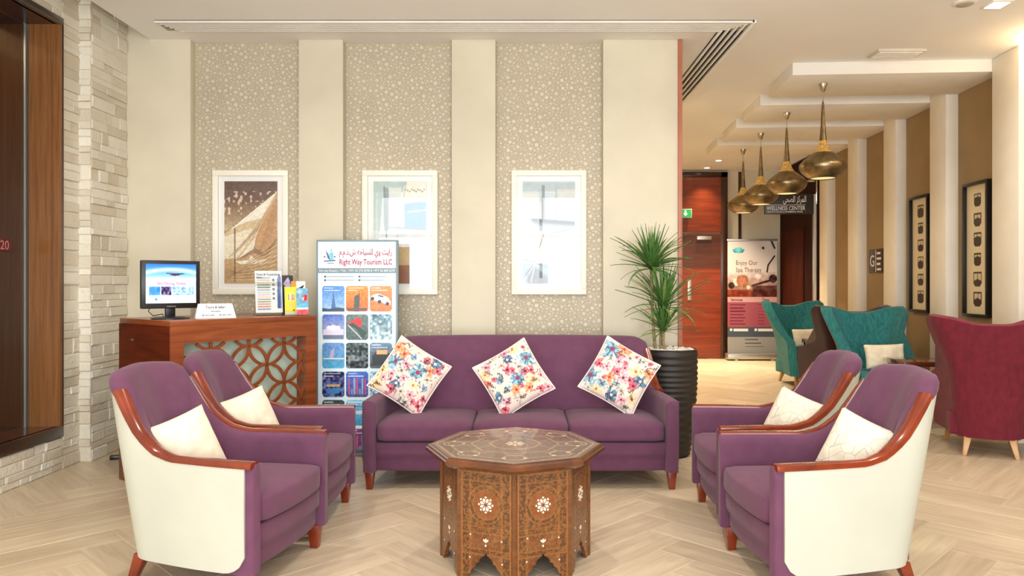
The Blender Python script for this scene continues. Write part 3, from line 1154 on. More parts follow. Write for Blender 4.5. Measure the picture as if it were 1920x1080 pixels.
def cup_frame(k, label):
    t = thing('cup_picture', label, 'picture', corr(0.115, k * PITCH - 0.32 - 0.36, 0.985), RA - PI / 2, 'tall black framed cup prints')
    # local x: along the wall (towards the far end is -x after the turn), -y faces the corridor
    w, h = 0.42, 1.24
    f = 0.028
    for a in ((-w / 2, w / 2, 0, f), (-w / 2, w / 2, h - f, h)):
        MB().box(a[0], a[1], -0.045, 0, a[2], a[3]).build('frame_bar', FRAME_B, t, bevel=0.003)
    for s in (-1, 1):
        MB().box(min(s * w / 2, s * (w / 2 - f)), max(s * w / 2, s * (w / 2 - f)), -0.045, 0, f, h - f).build('frame_bar', FRAME_B, t, bevel=0.003)
    c = Canvas(70, 220, (222, 206, 170), (h - 2 * f) / (w - 2 * f))
    asp = c.asp
    rr = random.Random(k)
    for q in range(6):
        cv = 0.885 - q * 0.154
        s = rr.uniform(0.16, 0.19)
        hv = s / asp
        lv = rr.uniform(-0.2, 0.4)
        body = c.poly([(.5 - s, cv + hv), (.5 + s, cv + hv), (.5 + s, cv - hv * .6), (.5 + s * .6, cv - hv), (.5 - s * .6, cv - hv), (.5 - s, cv - hv * .6)], (48, 28, 22))
        c.poly([(.5 - s + .03, cv + hv - .012), (.5 + s - .03, cv + hv - .012), (.5 + s - .03, cv + hv * lv), (.5, cv + hv * (lv + .25)), (.5 - s + .03, cv + hv * lv)], (208, 190, 154))
        c.line(.5 + rr.uniform(-.05, .05), cv + hv, .5, cv, .02, (60, 36, 28))
    c.panel('print', w - 2 * f, h - 2 * f, PRINT, t, (0, -0.012, f))


cup_frame(1, 'black framed strip of six cup silhouettes between the first two fins')
cup_frame(2, 'black framed strip of six cup silhouettes in the second taupe recess')

gs = thing('floor_sign', 'small dark wall plate with letter G in the third taupe recess', 'sign', corr(0.115, 3 * PITCH - 0.62, 1.42), RA - PI / 2)
MB().box(-0.20, 0.20, -0.012, 0, 0, 0.29).build('plate', plain('sign_brown', (60, 46, 38), 0.35), gs, bevel=0.002)
text_part('lettering', 'G', 0.2, INK_W, gs, (-0.17, -0.014, 0.08))
MB().box(0.0, 0.012, -0.0135, -0.012, 0.01, 0.28).build('divider', INK_W, gs)
for k in range(4):
    MB().box(0.04, 0.04 + 0.12 - 0.02 * (k % 2), -0.0135, -0.012, 0.03 + 0.065 * k, 0.055 + 0.065 * k).build('text_line', INK_W, gs)

# ================================================================= SEATING


def smooth01(x):
    x = max(0.0, min(1.0, x))
    return x * x * (3 - 2 * x)


def seat_unit(root, Wf, Wb, front, n, cushions, arm_w=0.062, trim_from=9.0, hmid=0.918, shell=LEATHER):
    """upholstered tub seat facing local +x"""
    xb, rake = -0.265, 0.15
    half = []
    m0 = Vector((-0.12, Wb + 0.022))
    for k in range(25):
        t = k / 24
        # long side with a slight belly
        half.append(Vector((front, Wf)).lerp(m0, t) + Vector((0, 0.012 * math.sin(PI * t))))
    e = Vector((xb, Wb - 0.13))
    c = Vector((xb + 0.006, Wb + 0.004))
    for k in range(1, 15):
        t = k / 14
        half.append(m0 * (1 - t) ** 2 + c * 2 * t * (1 - t) + e * t * t)
    for k in range(1, 13):
        t = k / 12
        y = (Wb - 0.13) * (1 - t)
        half.append(Vector((xb - 0.030 * (1 - (y / (Wb - 0.13)) ** 2), y)))
    pts = half + [Vector((p.x, -p.y)) for p in half[-2::-1]]
    # even spacing, n stations
    d = [0]
    for a, b in zip(pts, pts[1:]):
        d.append(d[-1] + (b - a).length)
    st = []
    for k in range(n):
        s = d[-1] * k / (n - 1)
        i = max(j for j in range(len(d)) if d[j] <= s + 1e-9)
        i = min(i, len(pts) - 2)
        st.append(pts[i].lerp(pts[i + 1], (s - d[i]) / (d[i + 1] - d[i])))
    KX = [-0.46, -0.435, -0.405, -0.372, -0.338, -0.304, -0.266, -0.214, -0.13, -0.03, 0.45]
    KH = [hmid, hmid - 0.002, hmid - 0.008, hmid - 0.025, 0.866, 0.805, 0.735, 0.652, 0.590, 0.566, 0.562]
    info = []
    for k, p in enumerate(st):
        t = (st[min(k + 1, n - 1)] - st[max(k - 1, 0)]).normalized()
        nin = Vector((t.y, -t.x))          # candidate normal
        if nin.dot(Vector((0.05, 0)) - p) < 0:
            nin = -nin
        g = smooth01((0.12 - p.x) / (0.12 - xb))
        h = float(np.interp(p.x - g * rake * 0.9, KX, KH))
        info.append((p, t, nin, g, h))

    def pos(k, o, z):
        p, t, nin, g, h = info[k]
        x = p.x - g * rake * (z - 0.115) / 0.8
        return Vector((x + nin.x * o, p.y + nin.y * o, z))

    top_free = [smooth01((info[k][4] - 0.825) / 0.025) for k in range(n)]
    # cream outer shell
    rs = []
    for k in range(n):
        p, t, nin, g, h = info[k]
        ex = front - p.x
        if ex < 0.022:
            continue
        dx = max(0.0, 0.10 - (ex - 0.022)) / 0.10
        zb = 0.118 + 0.085 * (1 - math.sqrt(max(0, 1 - dx * dx)))
        zt = h - 0.012 - 0.035 * top_free[k]
        rs.append([pos(k, 0.0, zb)] + [pos(k, -0.002 * math.sin(PI * q / 5), zb + (zt - zb) * q / 5) for q in range(1, 5)] + [pos(k, 0.0, zt), pos(k, 0.008, zt), pos(k, 0.008, zb)])
    MB().rings(rs).build('outer_shell', shell, root, smooth=50)
    # purple inner body
    rs = []
    for k in range(n):
        p, t, nin, g, h = info[k]
        tf = top_free[k]
        w = arm_w + 0.025 * g
        wb = w + 0.075 * g
        o0 = 0.009
        o1 = 0.009 * (1 - tf) - 0.004 * tf
        zm = h - 0.55 * (h - 0.38)
        ring = [(o0, 0.112), (o0, h - 0.06), (o1, h - 0.047), (o1 + 0.002, h - 0.02), (o1 + 0.012, h - 0.004 + 0.004 * tf), (w * 0.45, h + 0.003 + 0.008 * tf), (w * 0.8, h - 0.002 + 0.004 * tf), (w, h - 0.022),
                (w + 0.3 * (wb - w) + 0.012 * g, h - 0.26 * (h - 0.38)), (0.5 * (w + wb) + 0.02 * g, zm), (wb + 0.008 * g, 0.38), (wb, 0.33), (wb, 0.112)]
        rs.append([pos(k, o, max(0.112, z)) for o, z in ring])
    # soft front ends of the arms
    for end, kk in ((0, 0), (-1, n - 1)):
        r0 = rs[end]
        cen = sum(r0, Vector()) / len(r0)
        extra = [Vector((p.x + 0.012, cen.y + (p.y - cen.y) * 0.80, cen.z + (p.z - cen.z) * 0.985)) for p in r0]
        if end == 0:
            rs.insert(0, extra)
        else:
            rs.append(extra)
    MB().rings(rs).build('upholstery', PURPLE, root, smooth=60)
    # cherry trim on both arms
    for side in (0, 1):
        ks = range(n) if side == 0 else range(n - 1, -1, -1)
        path = []
        for k in ks:
            if info[k][4] > 0.835:
                break
            if info[k][0].x < trim_from:
                path.append(k)
        rs = []
        for q, k in enumerate(path):
            a = pos(path[max(q - 1, 0)], 0, info[path[max(q - 1, 0)]][4])
            b = pos(path[min(q + 1, len(path) - 1)], 0, info[path[min(q + 1, len(path) - 1)]][4])
            tg = (b - a).normalized()
            nin = Vector((info[k][2].x, info[k][2].y, 0))
            up = nin.cross(tg)
            if up.z < 0:
                up = -up
            base = pos(k, 0, info[k][4])
            sec = [(-0.004, -0.016), (-0.005, -0.003), (-0.002, 0.006), (0.012, 0.011), (0.036, 0.010), (0.049, 0.005), (0.050, -0.004), (0.010, -0.016)]
            rs.append([base + nin * o + up * z for o, z in sec])
        tip = [p + Vector((0.008, 0, -0.001)) for p in rs[0]]
        rs.insert(0, tip)
        MB().rings(rs).build('arm_trim', CHERRY, root, smooth=40)
    # seat cushions
    yw = Wf - arm_w - 0.004
    cw = 2 * yw / cushions
    x0, x1 = -0.15, front + 0.012
    for k in range(cushions):
        yc = -yw + cw * (k + 0.5)

        def bend(p, u, yc=yc):
            z = p.z + (0.018 * (1 - u.x * u.x) * (1 - u.y * u.y) if u.z > 0 else 0)
            x = p.x + (0.028 * (1 - u.y * u.y) if cushions == 1 else 0.0) * smooth01((u.x + 0.2) / 1.2)
            y = p.y
            if cushions == 1:
                y *= 1 - (Wf - Wb) / Wf * 0.85 * (1 - u.x) / 2
            return Vector(((x0 + x1) / 2 + x, yc + y, 0.362 + z))
        vs, fs = rbox((x1 - x0) / 2, cw / 2 - 0.002, 0.062, 0.034, 10, bend)
        MB().add(vs, fs).build('seat_cushion', PURPLE, root, smooth=70)
    # front rail, bowed

    def rail(p, u):
        x = p.x + (0.022 if cushions == 1 else 0.0) * (1 - u.y * u.y)
        z = p.z
        if u.z < 0:
            x -= 0.02
        return Vector((front - 0.045 + x, p.y, 0.206 + z))
    vs, fs = rbox(0.04, Wf - arm_w + 0.01, 0.092, 0.015, 8, rail)
    MB().add(vs, fs).build('front_rail', PURPLE, root, smooth=70)
    MB().box(-0.26, front - 0.07, -Wb + 0.06, Wb - 0.06, 0.125, 0.30).build('seat_base', PURPLE, root)
    lx = front - 0.042
    ly = Wf - 0.044
    for sy in (-1, 1):
        r0 = 0.030
        MB().rings([[(lx + a * 0.019 + 0.002, sy * ly + b * 0.019, 0.0) for a, b in ((-1, -1), (1, -1), (1, 1), (-1, 1))],
                    [(lx + a * r0, sy * ly + b * r0, 0.118) for a, b in ((-1, -1), (1, -1), (1, 1), (-1, 1))]]).build('leg', CHERRY, root, bevel=0.004)
        yb = sy * (Wb - 0.05)
        MB().rings([[(-0.27 + a * 0.018, yb + b * 0.018, 0.0) for a, b in ((-1, -1), (1, -1), (1, 1), (-1, 1))],
                    [(-0.215 + a * 0.028, yb + b * 0.028, 0.13) for a, b in ((-1, -1), (1, -1), (1, 1), (-1, 1))]]).build('leg', CHERRY, root, bevel=0.004)


ac = thing('armchair', 'purple and cream tub armchair facing the octagonal table, nearer the stone wall window', 'armchair', (-1.40, 3.375, 0), -math.radians(10.5), 'purple tub armchairs')
seat_unit(ac, 0.352, 0.262, 0.37, 73, 1)
for loc, rz, lab in (((-1.385, 4.06, 0), -math.radians(1), 'purple and cream tub armchair in front of the wooden desk fretwork'),
                     ((1.365, 3.305, 0), PI + math.radians(4), 'purple and cream tub armchair with its back to the burgundy wing chair'),
                     ((1.385, 4.055, 0), PI - math.radians(1.5), 'purple and cream tub armchair beside the black planter, facing the wooden desk')):
    o = copy_tree(ac)
    o.location = loc
    o.rotation_euler = (0, 0, rz)
    o['label'] = lab

sofa = thing('sofa', 'long purple three-seat sofa with curved back and cherry trim', 'sofa', (-0.012, 4.60 + 0.40, 0), -PI / 2)
seat_unit(sofa, 0.995, 0.925, 0.40, 141, 3, arm_w=0.085, hmid=0.912, trim_from=0.02, shell=PURPLE)


# ---- pillows
def pillow_fn(S, T, pinch=0.06):
    def fn(u, v, sgn=1.0):
        a, b = u * 2 - 1, v * 2 - 1
        x = a * S * (1 - pinch * (1 - b * b) * np.abs(a) ** 2)
        y = b * S * (1 - pinch * (1 - a * a) * np.abs(b) ** 2)
        t = T * (np.clip(1 - a ** 2, 0, 1) ** 0.45) * (np.clip(1 - b ** 2, 0, 1) ** 0.45)
        return np.stack([x, y, sgn * t], -1)
    return fn


def pillow_mesh(name, S, T, canvas=None, n=34, wob=0):
    c = canvas or Canvas(n, n)
    f0 = pillow_fn(S, T)
    nx, ny = c.nx, c.ny
    wz = (vnoise(ny, nx, 6, wob) - 0.5).ravel() * 0.012

    def f_front(u, v):
        P = f0(u, v, 1.0)
        edge = np.minimum(np.minimum(u, 1 - u), np.minimum(v, 1 - v))
        P[:, 2] += wz * np.clip(edge * 8, 0, 1)
        return P
    me = c.mesh(name, f_front)
    mb = c.mesh(name, lambda u, v: f0(u, v, -1.0))
    bm = bmesh.new()
    bm.from_mesh(me)
    bm2 = bmesh.new()
    bm2.from_mesh(mb)
    bmesh.ops.reverse_faces(bm2, faces=bm2.faces)
    bm2.to_mesh(mb)
    bm.from_mesh(mb)
    bmesh.ops.remove_doubles(bm, verts=bm.verts, dist=1e-5)
    bm.to_mesh(me)
    bm.free()
    bm2.free()
    bpy.data.meshes.remove(mb)
    me.polygons.foreach_set('use_smooth', [True] * len(me.polygons))
    return me


def orient(o, loc, normal, spin):
    z = Vector(normal).normalized()
    x = Vector((0, 0, 1)).cross(z).normalized()
    y = z.cross(x)
    M = Matrix((x, y, z)).transposed().to_4x4() @ Matrix.Rotation(spin, 4, 'Z')
    o.rotation_euler = M.to_euler()
    o.location = loc


def floral(seed):
    N = 150
    c = Canvas(N, N, (236, 218, 206))
    r = random.Random(seed)
    for k in range(26):
        c.disc(r.random(), r.random(), r.uniform(.06, .16), r.choice([(250, 222, 204), (248, 240, 232), (244, 214, 206), (250, 226, 190)]), 0.6, 0.8)

    def flower(cu, cv, R, cols, petals, ph):
        du, dv = c.u - cu, c.v - cv
        rr = np.hypot(du, dv) / R
        th = np.arctan2(dv, du)
        nz = vnoise(N, N, 24, int(cu * 1000))
        edge = 0.74 + 0.08 * np.cos(petals * th + ph) + 0.9 * (nz - 0.5)
        m = np.clip((edge - rr) * 4, 0, 1)
        c.blend(m * 0.85, cols[0])
        c.blend(m * np.clip((nz - 0.45) * 4, 0, 1), cols[1])
        c.blend(m * (np.cos(petals * th + ph + 1.5) > 0.75) * 0.6, cols[2])
        c.blend(np.clip((0.22 - rr) * 12, 0, 1), cols[3])
    BL = ((70, 128, 164), (150, 196, 214), (34, 70, 104), (150, 60, 90))
    NV = ((40, 74, 112), (100, 150, 180), (24, 36, 62), (226, 226, 220))
    RD = ((206, 66, 96), (236, 130, 140), (150, 32, 70), (90, 20, 40))
    PK = ((232, 150, 168), (246, 196, 196), (206, 90, 130), (120, 40, 70))
    OR = ((236, 130, 92), (250, 182, 130), (214, 84, 60), (190, 60, 50))
    YL = ((246, 208, 150), (250, 228, 190), (232, 180, 110), (190, 120, 70))
    GY = ((214, 200, 186), (232, 222, 210), (150, 140, 130), (120, 110, 100))
    spots = []
    kinds = [(BL, .21, 2), (NV, .14, 2), (BL, .10, 2), (GY, .13, 4), (YL, .14, 3), (RD, .10, 5), (OR, .13, 3), (PK, .11, 5), (RD, .06, 4)]
    for kd, R, cnt in kinds:
        for q in range(cnt):
            for _ in range(60):
                p = (r.uniform(.06, .94), r.uniform(.06, .94))
                if all(math.hypot(p[0] - s[0], p[1] - s[1]) > 0.52 * (R + s[2]) for s in spots):
                    break
            spots.append((p[0], p[1], R))
            flower(p[0], p[1], R * r.uniform(.85, 1.15), kd, r.choice([4, 5, 6]), r.uniform(0, 6))
    for k in range(70):
        u, v, a = r.random(), r.random(), r.uniform(0, PI)
        L = r.uniform(.012, .035)
        c.line(u, v, u + L * math.cos(a), v + L * math.sin(a), r.uniform(.008, .016), r.choice([(46, 42, 44), (60, 62, 52), (90, 80, 70), (150, 50, 90)]), 0.9)
    for k in range(11):
        u, v, a = r.random(), r.random(), r.uniform(0, 2 * PI)
        for q in range(5):
            w_ = a + (1 if q % 2 else -1) * 0.8
            x_, y_ = u + .02 * q * math.cos(a), v + .02 * q * math.sin(a)
            c.line(x_, y_, x_ + .03 * math.cos(w_), y_ + .03 * math.sin(w_), .013, (52, 50, 52), 0.9)
        c.line(u, v, u + .1 * math.cos(a), v + .1 * math.sin(a), .006, (70, 62, 56), 0.8)
    return c


def piping(S, parent):
    pts = []
    for k in range(96):
        q = k / 96 * 4
        s, t = int(q), q - int(q)
        a, b = [(-1 + 2 * t, -1), (1, -1 + 2 * t), (1 - 2 * t, 1), (-1, 1 - 2 * t)][s]
        pts.append((a * S * (1 - .06 * (1 - b * b) * a * a), b * S * (1 - .06 * (1 - a * a) * b * b), 0))
    return MB().tube(pts + [pts[0]], 0.005, 6).build('piping', plain('piping_white', (244, 232, 228), 0.7) if 'piping_white' not in bpy.data.materials else bpy.data.materials['piping_white'], parent, smooth=60)


# sofa cushions stand on one corner, leaning on the backrest
for px, py, d, nrm, spin, seed, lab in (
        (768, 705, 4.93, (0.10, -1, 0.34), math.radians(57), 11, 'floral cushion propped on its corner at the sofa end beside the tourism stand'),
        (963, 709, 4.93, (0.0, -1, 0.34), math.radians(31), 23, 'floral cushion propped on its corner in the middle of the purple sofa'),
        (1161, 705, 4.93, (-0.08, -1, 0.34), math.radians(60), 37, 'floral cushion propped on its corner at the sofa end beside the planter')):
    t = thing('throw_pillow', lab, 'cushion', (0, 0, 0), 0, 'floral sofa cushions')
    link_mesh('cover', pillow_mesh('cover', 0.200, 0.08, floral(seed), wob=seed), PRINT_F, t)
    piping(0.202, t)
    orient(t, at(px, py, d), nrm, spin)

PM = pillow_mesh('pillow_cover', 0.154, 0.07, None, 30, 4)
for (x, y, z), nrm, spin, m, lab in (
        ((-1.53, 3.34, 0.55), (0.72, -0.62, 0.34), math.radians(16), PILLOW_PLAIN, 'plain cream pillow in the tub armchair nearer the stone wall window'),
        ((-1.49, 4.02, 0.55), (0.74, -0.6, 0.36), math.radians(14), PILLOW_PLAIN, 'plain cream pillow in the armchair before the desk fretwork'),
        ((1.49, 3.275, 0.548), (-0.72, -0.62, 0.34), math.radians(-18), PILLOW_LINE, 'cream pillow with grey line pattern in the armchair backing the burgundy chair'),
        ((1.475, 4.01, 0.545), (-0.74, -0.6, 0.36), math.radians(-16), PILLOW_LINE, 'cream pillow with grey line pattern in the armchair beside the planter')):
    me = PM.copy()
    me.materials.clear()
    t = link_mesh('throw_pillow', me, m)
    orient(t, (x, y, z), nrm, spin)
    tag(t, lab, 'cushion', 'cream armchair pillows')


# ---- wing chairs
def wing_chair(label, loc, face, fab, leg=PALE_LEG):
    """faces local +x"""
    root = thing('wing_chair', label, 'armchair', loc, face, 'high wing chairs')
    N, Zn = 57, 22

    def W(z):
        return float(np.interp(z, [0.13, 0.35, 0.55, 0.68, 0.85, 1.0, 1.1], [0.215, 0.24, 0.255, 0.275, 0.345, 0.40, 0.405]))

    def D(z):
        return float(np.interp(z, [0.13, 0.50, 0.57, 0.66, 0.80, 1.0, 1.1], [0.60, 0.62, 0.60, 0.27, 0.23, 0.20, 0.12]))

    def B(z):
        return float(np.interp(z, [0.13, 0.5, 1.1], [-0.27, -0.30, -0.43]))

    def plan(a, z, inset):
        w, d, b = W(z) - inset, D(z) - inset * 0.3, B(z) + inset
        s = 1 if a >= 0 else -1
        q = abs(a)
        r = 0.12
        if q < 0.42:
            y = (w - r) * q / 0.42
            x = b - 0.02 * (1 - (q / 0.42) ** 2)
        elif q < 0.60:
            ph = (q - 0.42) / 0.18 * PI / 2
            y = (w - r) + r * math.sin(ph)
            x = b + r * (1 - math.cos(ph))
        else:
            t = (q - 0.60) / 0.40
            y = w + (0.02 + 0.075 * smooth01((0.68 - z) / 0.15)) * t
            x = b + r + (max(d - r, 0.05)) * t
        return Vector((x, s * y, 0))

    def top(a):
        q = abs(a)
        back = 0.985 + 0.065 * smooth01((q - 0.1) / 0.5)
        return back - 0.025 * smooth01((q - 0.72) / 0.28)
    rs = []
    for k in range(N):
        a = -1 + 2 * k / (N - 1)
        h = top(a)
        ring = []
        for q in range(Zn):
            z = 0.135 + (h - 0.135) * q / (Zn - 1)
            p = plan(a, z, 0.0)
            ring.append(Vector((p.x, p.y, z)))
        p = plan(a, h, 0.03)
        ring.append(Vector((p.x, p.y, h + 0.014)))
        for q in range(Zn):
            z = h - (h - 0.135) * q / (Zn - 1)
            p = plan(a, z, 0.085)
            ring.append(Vector((p.x, p.y, z)))
        rs.append(ring)
    MB().rings(rs).build('shell', fab, root, smooth=60)
    vs, fs = rbox(0.27, 0.235, 0.075, 0.04, 8, lambda p, u: Vector((0.09 + p.x, p.y, 0.385 + p.z)))
    MB().add(vs, fs).build('seat_cushion', fab, root, smooth=70)
    vs, fs = rbox(0.26, 0.26, 0.09, 0.02, 6, lambda p, u: Vector((0.05 + p.x, p.y, 0.225 + p.z)))
    MB().add(vs, fs).build('seat_base', fab, root, smooth=70)
    for sx in (-1, 1):
        for sy in (-1, 1):
            x0, y0 = (-0.22 if sx < 0 else 0.27), sy * (0.14 if sx < 0 else 0.20)
            x1, y1 = x0 + sx * 0.05, y0 + sy * 0.03
            MB().rings([[(x1 + a * 0.014, y1 + b * 0.014, 0) for a, b in ((-1, -1), (1, -1), (1, 1), (-1, 1))],
                        [(x0 + a * 0.026, y0 + b * 0.026, 0.15) for a, b in ((-1, -1), (1, -1), (1, 1), (-1, 1))]]).build('leg', leg, root, bevel=0.003)
    return root


wing_chair('burgundy wing chair seen from behind with pale splayed legs', (3.59, 5.72, 0), math.radians(66), BURG)
wing_chair('teal wing chair with a cream pillow, beside the side table holding a red magazine', (3.41, 7.17, 0), -math.radians(96), TEAL)
wing_chair('teal wing chair near the spa banner at the corridor end', (3.60, 9.50, 0), -math.radians(84), TEAL)
wing_chair('dark brown wing chair seen from behind, back to back with a teal one', (3.50, 8.12, 0), math.radians(92), DARKF)
for (x, y, z), nrm, lab in (((3.44, 6.99, 0.60), (-0.05, -1, 0.22), 'small cream lumbar pillow in the teal chair beside the side table'),
                            ((3.60, 9.32, 0.60), (0.1, -1, 0.22), 'small cream lumbar pillow in the teal chair near the banner')):
    me = pillow_mesh('pillow_cover', 0.19, 0.06, None, 24, 5)
    for v in me.vertices:
        v.co.y *= 0.62
    t = link_mesh('throw_pillow', me, PILLOW_PLAIN)
    orient(t, (x, y, z), nrm, 0.03)
    tag(t, lab, 'cushion', 'lumbar pillows in the teal chairs')


def side_table(label, loc, rz, w, d, h, leg, shelf):
    t = thing('side_table', label, 'table', loc, rz, 'side tables between the wing chairs')
    MB().box(-w / 2, w / 2, -d / 2, d / 2, h - 0.045, h).build('table_top', MAHOG, t, bevel=0.004)
    if shelf:
        MB().box(-w / 2 + 0.03, w / 2 - 0.03, -d / 2 + 0.03, d / 2 - 0.03, shelf - 0.02, shelf).build('shelf', MAHOG, t, bevel=0.003)
    for sx in (-1, 1):
        for sy in (-1, 1):
            x, y = sx * (w / 2 - 0.02), sy * (d / 2 - 0.02)
            MB().box(x - 0.014, x + 0.014, y - 0.014, y + 0.014, 0, h - 0.044).build('leg', leg, t, bevel=0.002)
    return t


side_table('dark wood side table on pale legs beside the burgundy wing chair', (3.57, 6.50, 0), math.radians(-4), 0.54, 0.36, 0.62, PALE_LEG, 0.50)
side_table('dark wood side table with chrome legs near the spa banner', (3.62, 8.80, 0), 0, 0.44, 0.34, 0.62, CHROME, None)
mg = MB().box(-0.15, 0.15, -0.105, 0.105, 0, 0.008).build('magazine', plain('magazine_red', (196, 52, 58), 0.35), None, bevel=0.002, loc=(3.56, 6.42, 0.502), rot=(0, 0, 0.2))
tag(mg, 'red magazine on the shelf of the side table', 'magazine')

# ================================================================= OCTAGONAL TABLE
tab = thing('octagonal_table', 'carved octagonal wooden coffee table with pearl inlay', 'table', (-0.036, 3.518, 0))
TR, BR, TZ = 0.428, 0.353, 0.53
ttop = MB().lathe([(TR - 0.075, TZ - 0.052), (TR - 0.03, TZ - 0.045), (TR - 0.012, TZ - 0.035), (TR, TZ - 0.026), (TR, TZ - 0.014), (TR - 0.008, TZ - 0.010), (TR - 0.012, TZ - 0.003), (TR - 0.020, TZ)], 8, ph=0).build('table_top', TABLE_RIM, tab)
# marquetry of the top
N = 220
c = Canvas(N, N, (112, 82, 62))
nz = vnoise(N, N, 90, 21)
c.blend(nz * 0.6, (70, 46, 34))
uu, vv = c.u * 2 - 1, c.v * 2 - 1
rr, th = np.hypot(uu, vv), np.arctan2(vv, uu)
oct_r = np.max([np.abs(uu * math.cos(PI / 8 + k * PI / 4) + vv * math.sin(PI / 8 + k * PI / 4)) for k in range(4)], 0) / math.cos(PI / 8)
for r0, w, col in ((0.93, .015, (196, 160, 110)), (0.80, .012, (180, 146, 104)), (0.52, .012, (176, 140, 96)), (0.30, .012, (190, 150, 104))):
    c.blend((np.abs(oct_r - r0) < w) * 0.7, col)
c.blend(((oct_r > .80) & (oct_r < .93) & (np.sin(th * 48) * np.sin(rr * 90) > 0)) * 0.5, (60, 38, 28))
star = np.abs(np.cos(4 * th)) * 0.5 + 0.5
c.blend((np.abs(rr - 0.62 * star) < .02) * 0.6, (166, 136, 104))
c.blend((np.abs(rr - 0.40 * (1.5 - star)) < .015) * 0.5, (150, 122, 92))
c.blend(((np.cos(8 * th) > 0.1) & (rr < .11) & (rr > .02)) * 0.95, (236, 216, 176))
for k in range(8):
    a = k * PI / 4
    for q in (-0.16, 0.16):
        c.disc(.5 + .5 * .74 * math.cos(a + q), .5 + .5 * .74 * math.sin(a + q), .012, (238, 224, 192))
    c.ring(.5 + .5 * .72 * math.cos(a), .5 + .5 * .72 * math.sin(a), .06, .008, (190, 166, 130), 0.8)
oc = Canvas.mesh(c, 'marquetry', lambda u, v: np.stack([(u * 2 - 1) * (TR - 0.024), (v * 2 - 1) * (TR - 0.024), u * 0 + TZ + 0.0012], -1),
                 keep=lambda u, v: np.max([np.abs((u * 2 - 1) * math.cos(PI / 8 + k * PI / 4) + (v * 2 - 1) * math.sin(PI / 8 + k * PI / 4)) for k in range(4)], 0) < math.cos(PI / 8))
link_mesh('marquetry', oc, print_mat('marquetry_gloss', 0.28, coat=0.35), ttop)
# eight side panels with ogee arches
ap = BR * math.cos(PI / 8)
SW = 2 * BR * math.sin(PI / 8)
PH = TZ - 0.05


def arch(x):
    """height of the scalloped arch at x in -1..1 of the opening"""
    q = abs(x)
    pts = [(0, 0.118), (0.10, 0.104), (0.22, 0.098), (0.34, 0.090), (0.40, 0.074), (0.55, 0.068), (0.62, 0.050), (0.78, 0.042), (0.84, 0.022), (1.0, 0.012)]
    return float(np.interp(q, [p[0] for p in pts], [p[1] for p in pts]))


OW = SW / 2 - 0.046
pc = Canvas(84, 150, (112, 66, 30), PH / SW)
pc.speckle(34, 70, 3)
pc.speckle(26, 20, 4)
asp = pc.asp
DK, LT = (72, 42, 20), (150, 98, 50)
nz = vnoise(150, 84, 80, 8)


def band(m):
    pc.blend(m * 0.75, DK)
    pc.blend(m * (nz > 0.55) * 0.7, (140, 92, 44))


U, V = pc.u, pc.v
band(((U > .08) & (U < .20)) | ((U > .80) & (U < .92)))
band((V > .90) & (V < .965) & (U > .08) & (U < .92))
band((V > .43) & (V < .47) & (U > .2) & (U < .8))
band((V > .235) & (V < .27) & (U > .2) & (U < .8))
for u0 in (.055, .075, .205, .225):
    for u in (u0, 1 - u0):
        pc.rect(u - .006, u + .006, 0, .97, LT, .7)
for v0 in (.975, .895, .475, .425, .275, .23):
    pc.rect(.07, .93, v0 - .004, v0 + .004, LT, .7)
dc = np.hypot(U - .5, (V - .685) * asp)
band((dc > .24) & (dc < .30))
pc.blend((dc < .235) * 0.55, (134, 74, 32))
for r0 in (.235, .305):
    pc.ring(.5, .685, r0, .012, LT, .8)
band((dc > .32) & (V > .49) & (V < .89) & (U > .23) & (U < .77))
KEEP = lambda u, v: ~((np.abs(u - .5) * SW < OW) & (v * PH < np.interp(np.abs(u - .5) * SW / OW, [0, .1, .22, .34, .40, .55, .62, .78, .84, 1.0], [.118, .104, .098, .09, .074, .068, .05, .042, .022, .012])))
pmesh2 = pc.mesh('marquetry', lambda u, v: np.stack([(u - .5) * SW * 0.995, u * 0 - 0.0008, v * PH], -1), keep=KEEP)
MARQ = print_mat('marquetry_wood', 0.32, coat=0.3)
prof = [(-SW / 2, 0), (-OW, 0)] + [(x * OW, arch(x)) for x in np.linspace(-1, 1, 41)] + [(OW, 0), (SW / 2, 0), (SW / 2, PH), (-SW / 2, PH)]
pan0 = MB().prism(prof, 0.016, lambda a, b, t: (a, t, b)).build('side_panel', TABLE_WOOD)
COL.objects.unlink(pan0)
inl = MB()


def kite(cx, cz, r0, r1, a, w):
    ca, sa = math.cos(a), math.sin(a)
    P = []
    for r, s in ((r0, 0), (r0 * .35 + r1 * .65, w), (r1, 0), (r0 * .35 + r1 * .65, -w)):
        P.append((cx + ca * r - sa * s, cz + sa * r + ca * s))
    inl.prism(P, 0.0012, lambda a_, b_, t: (a_, -0.001 - t, b_))


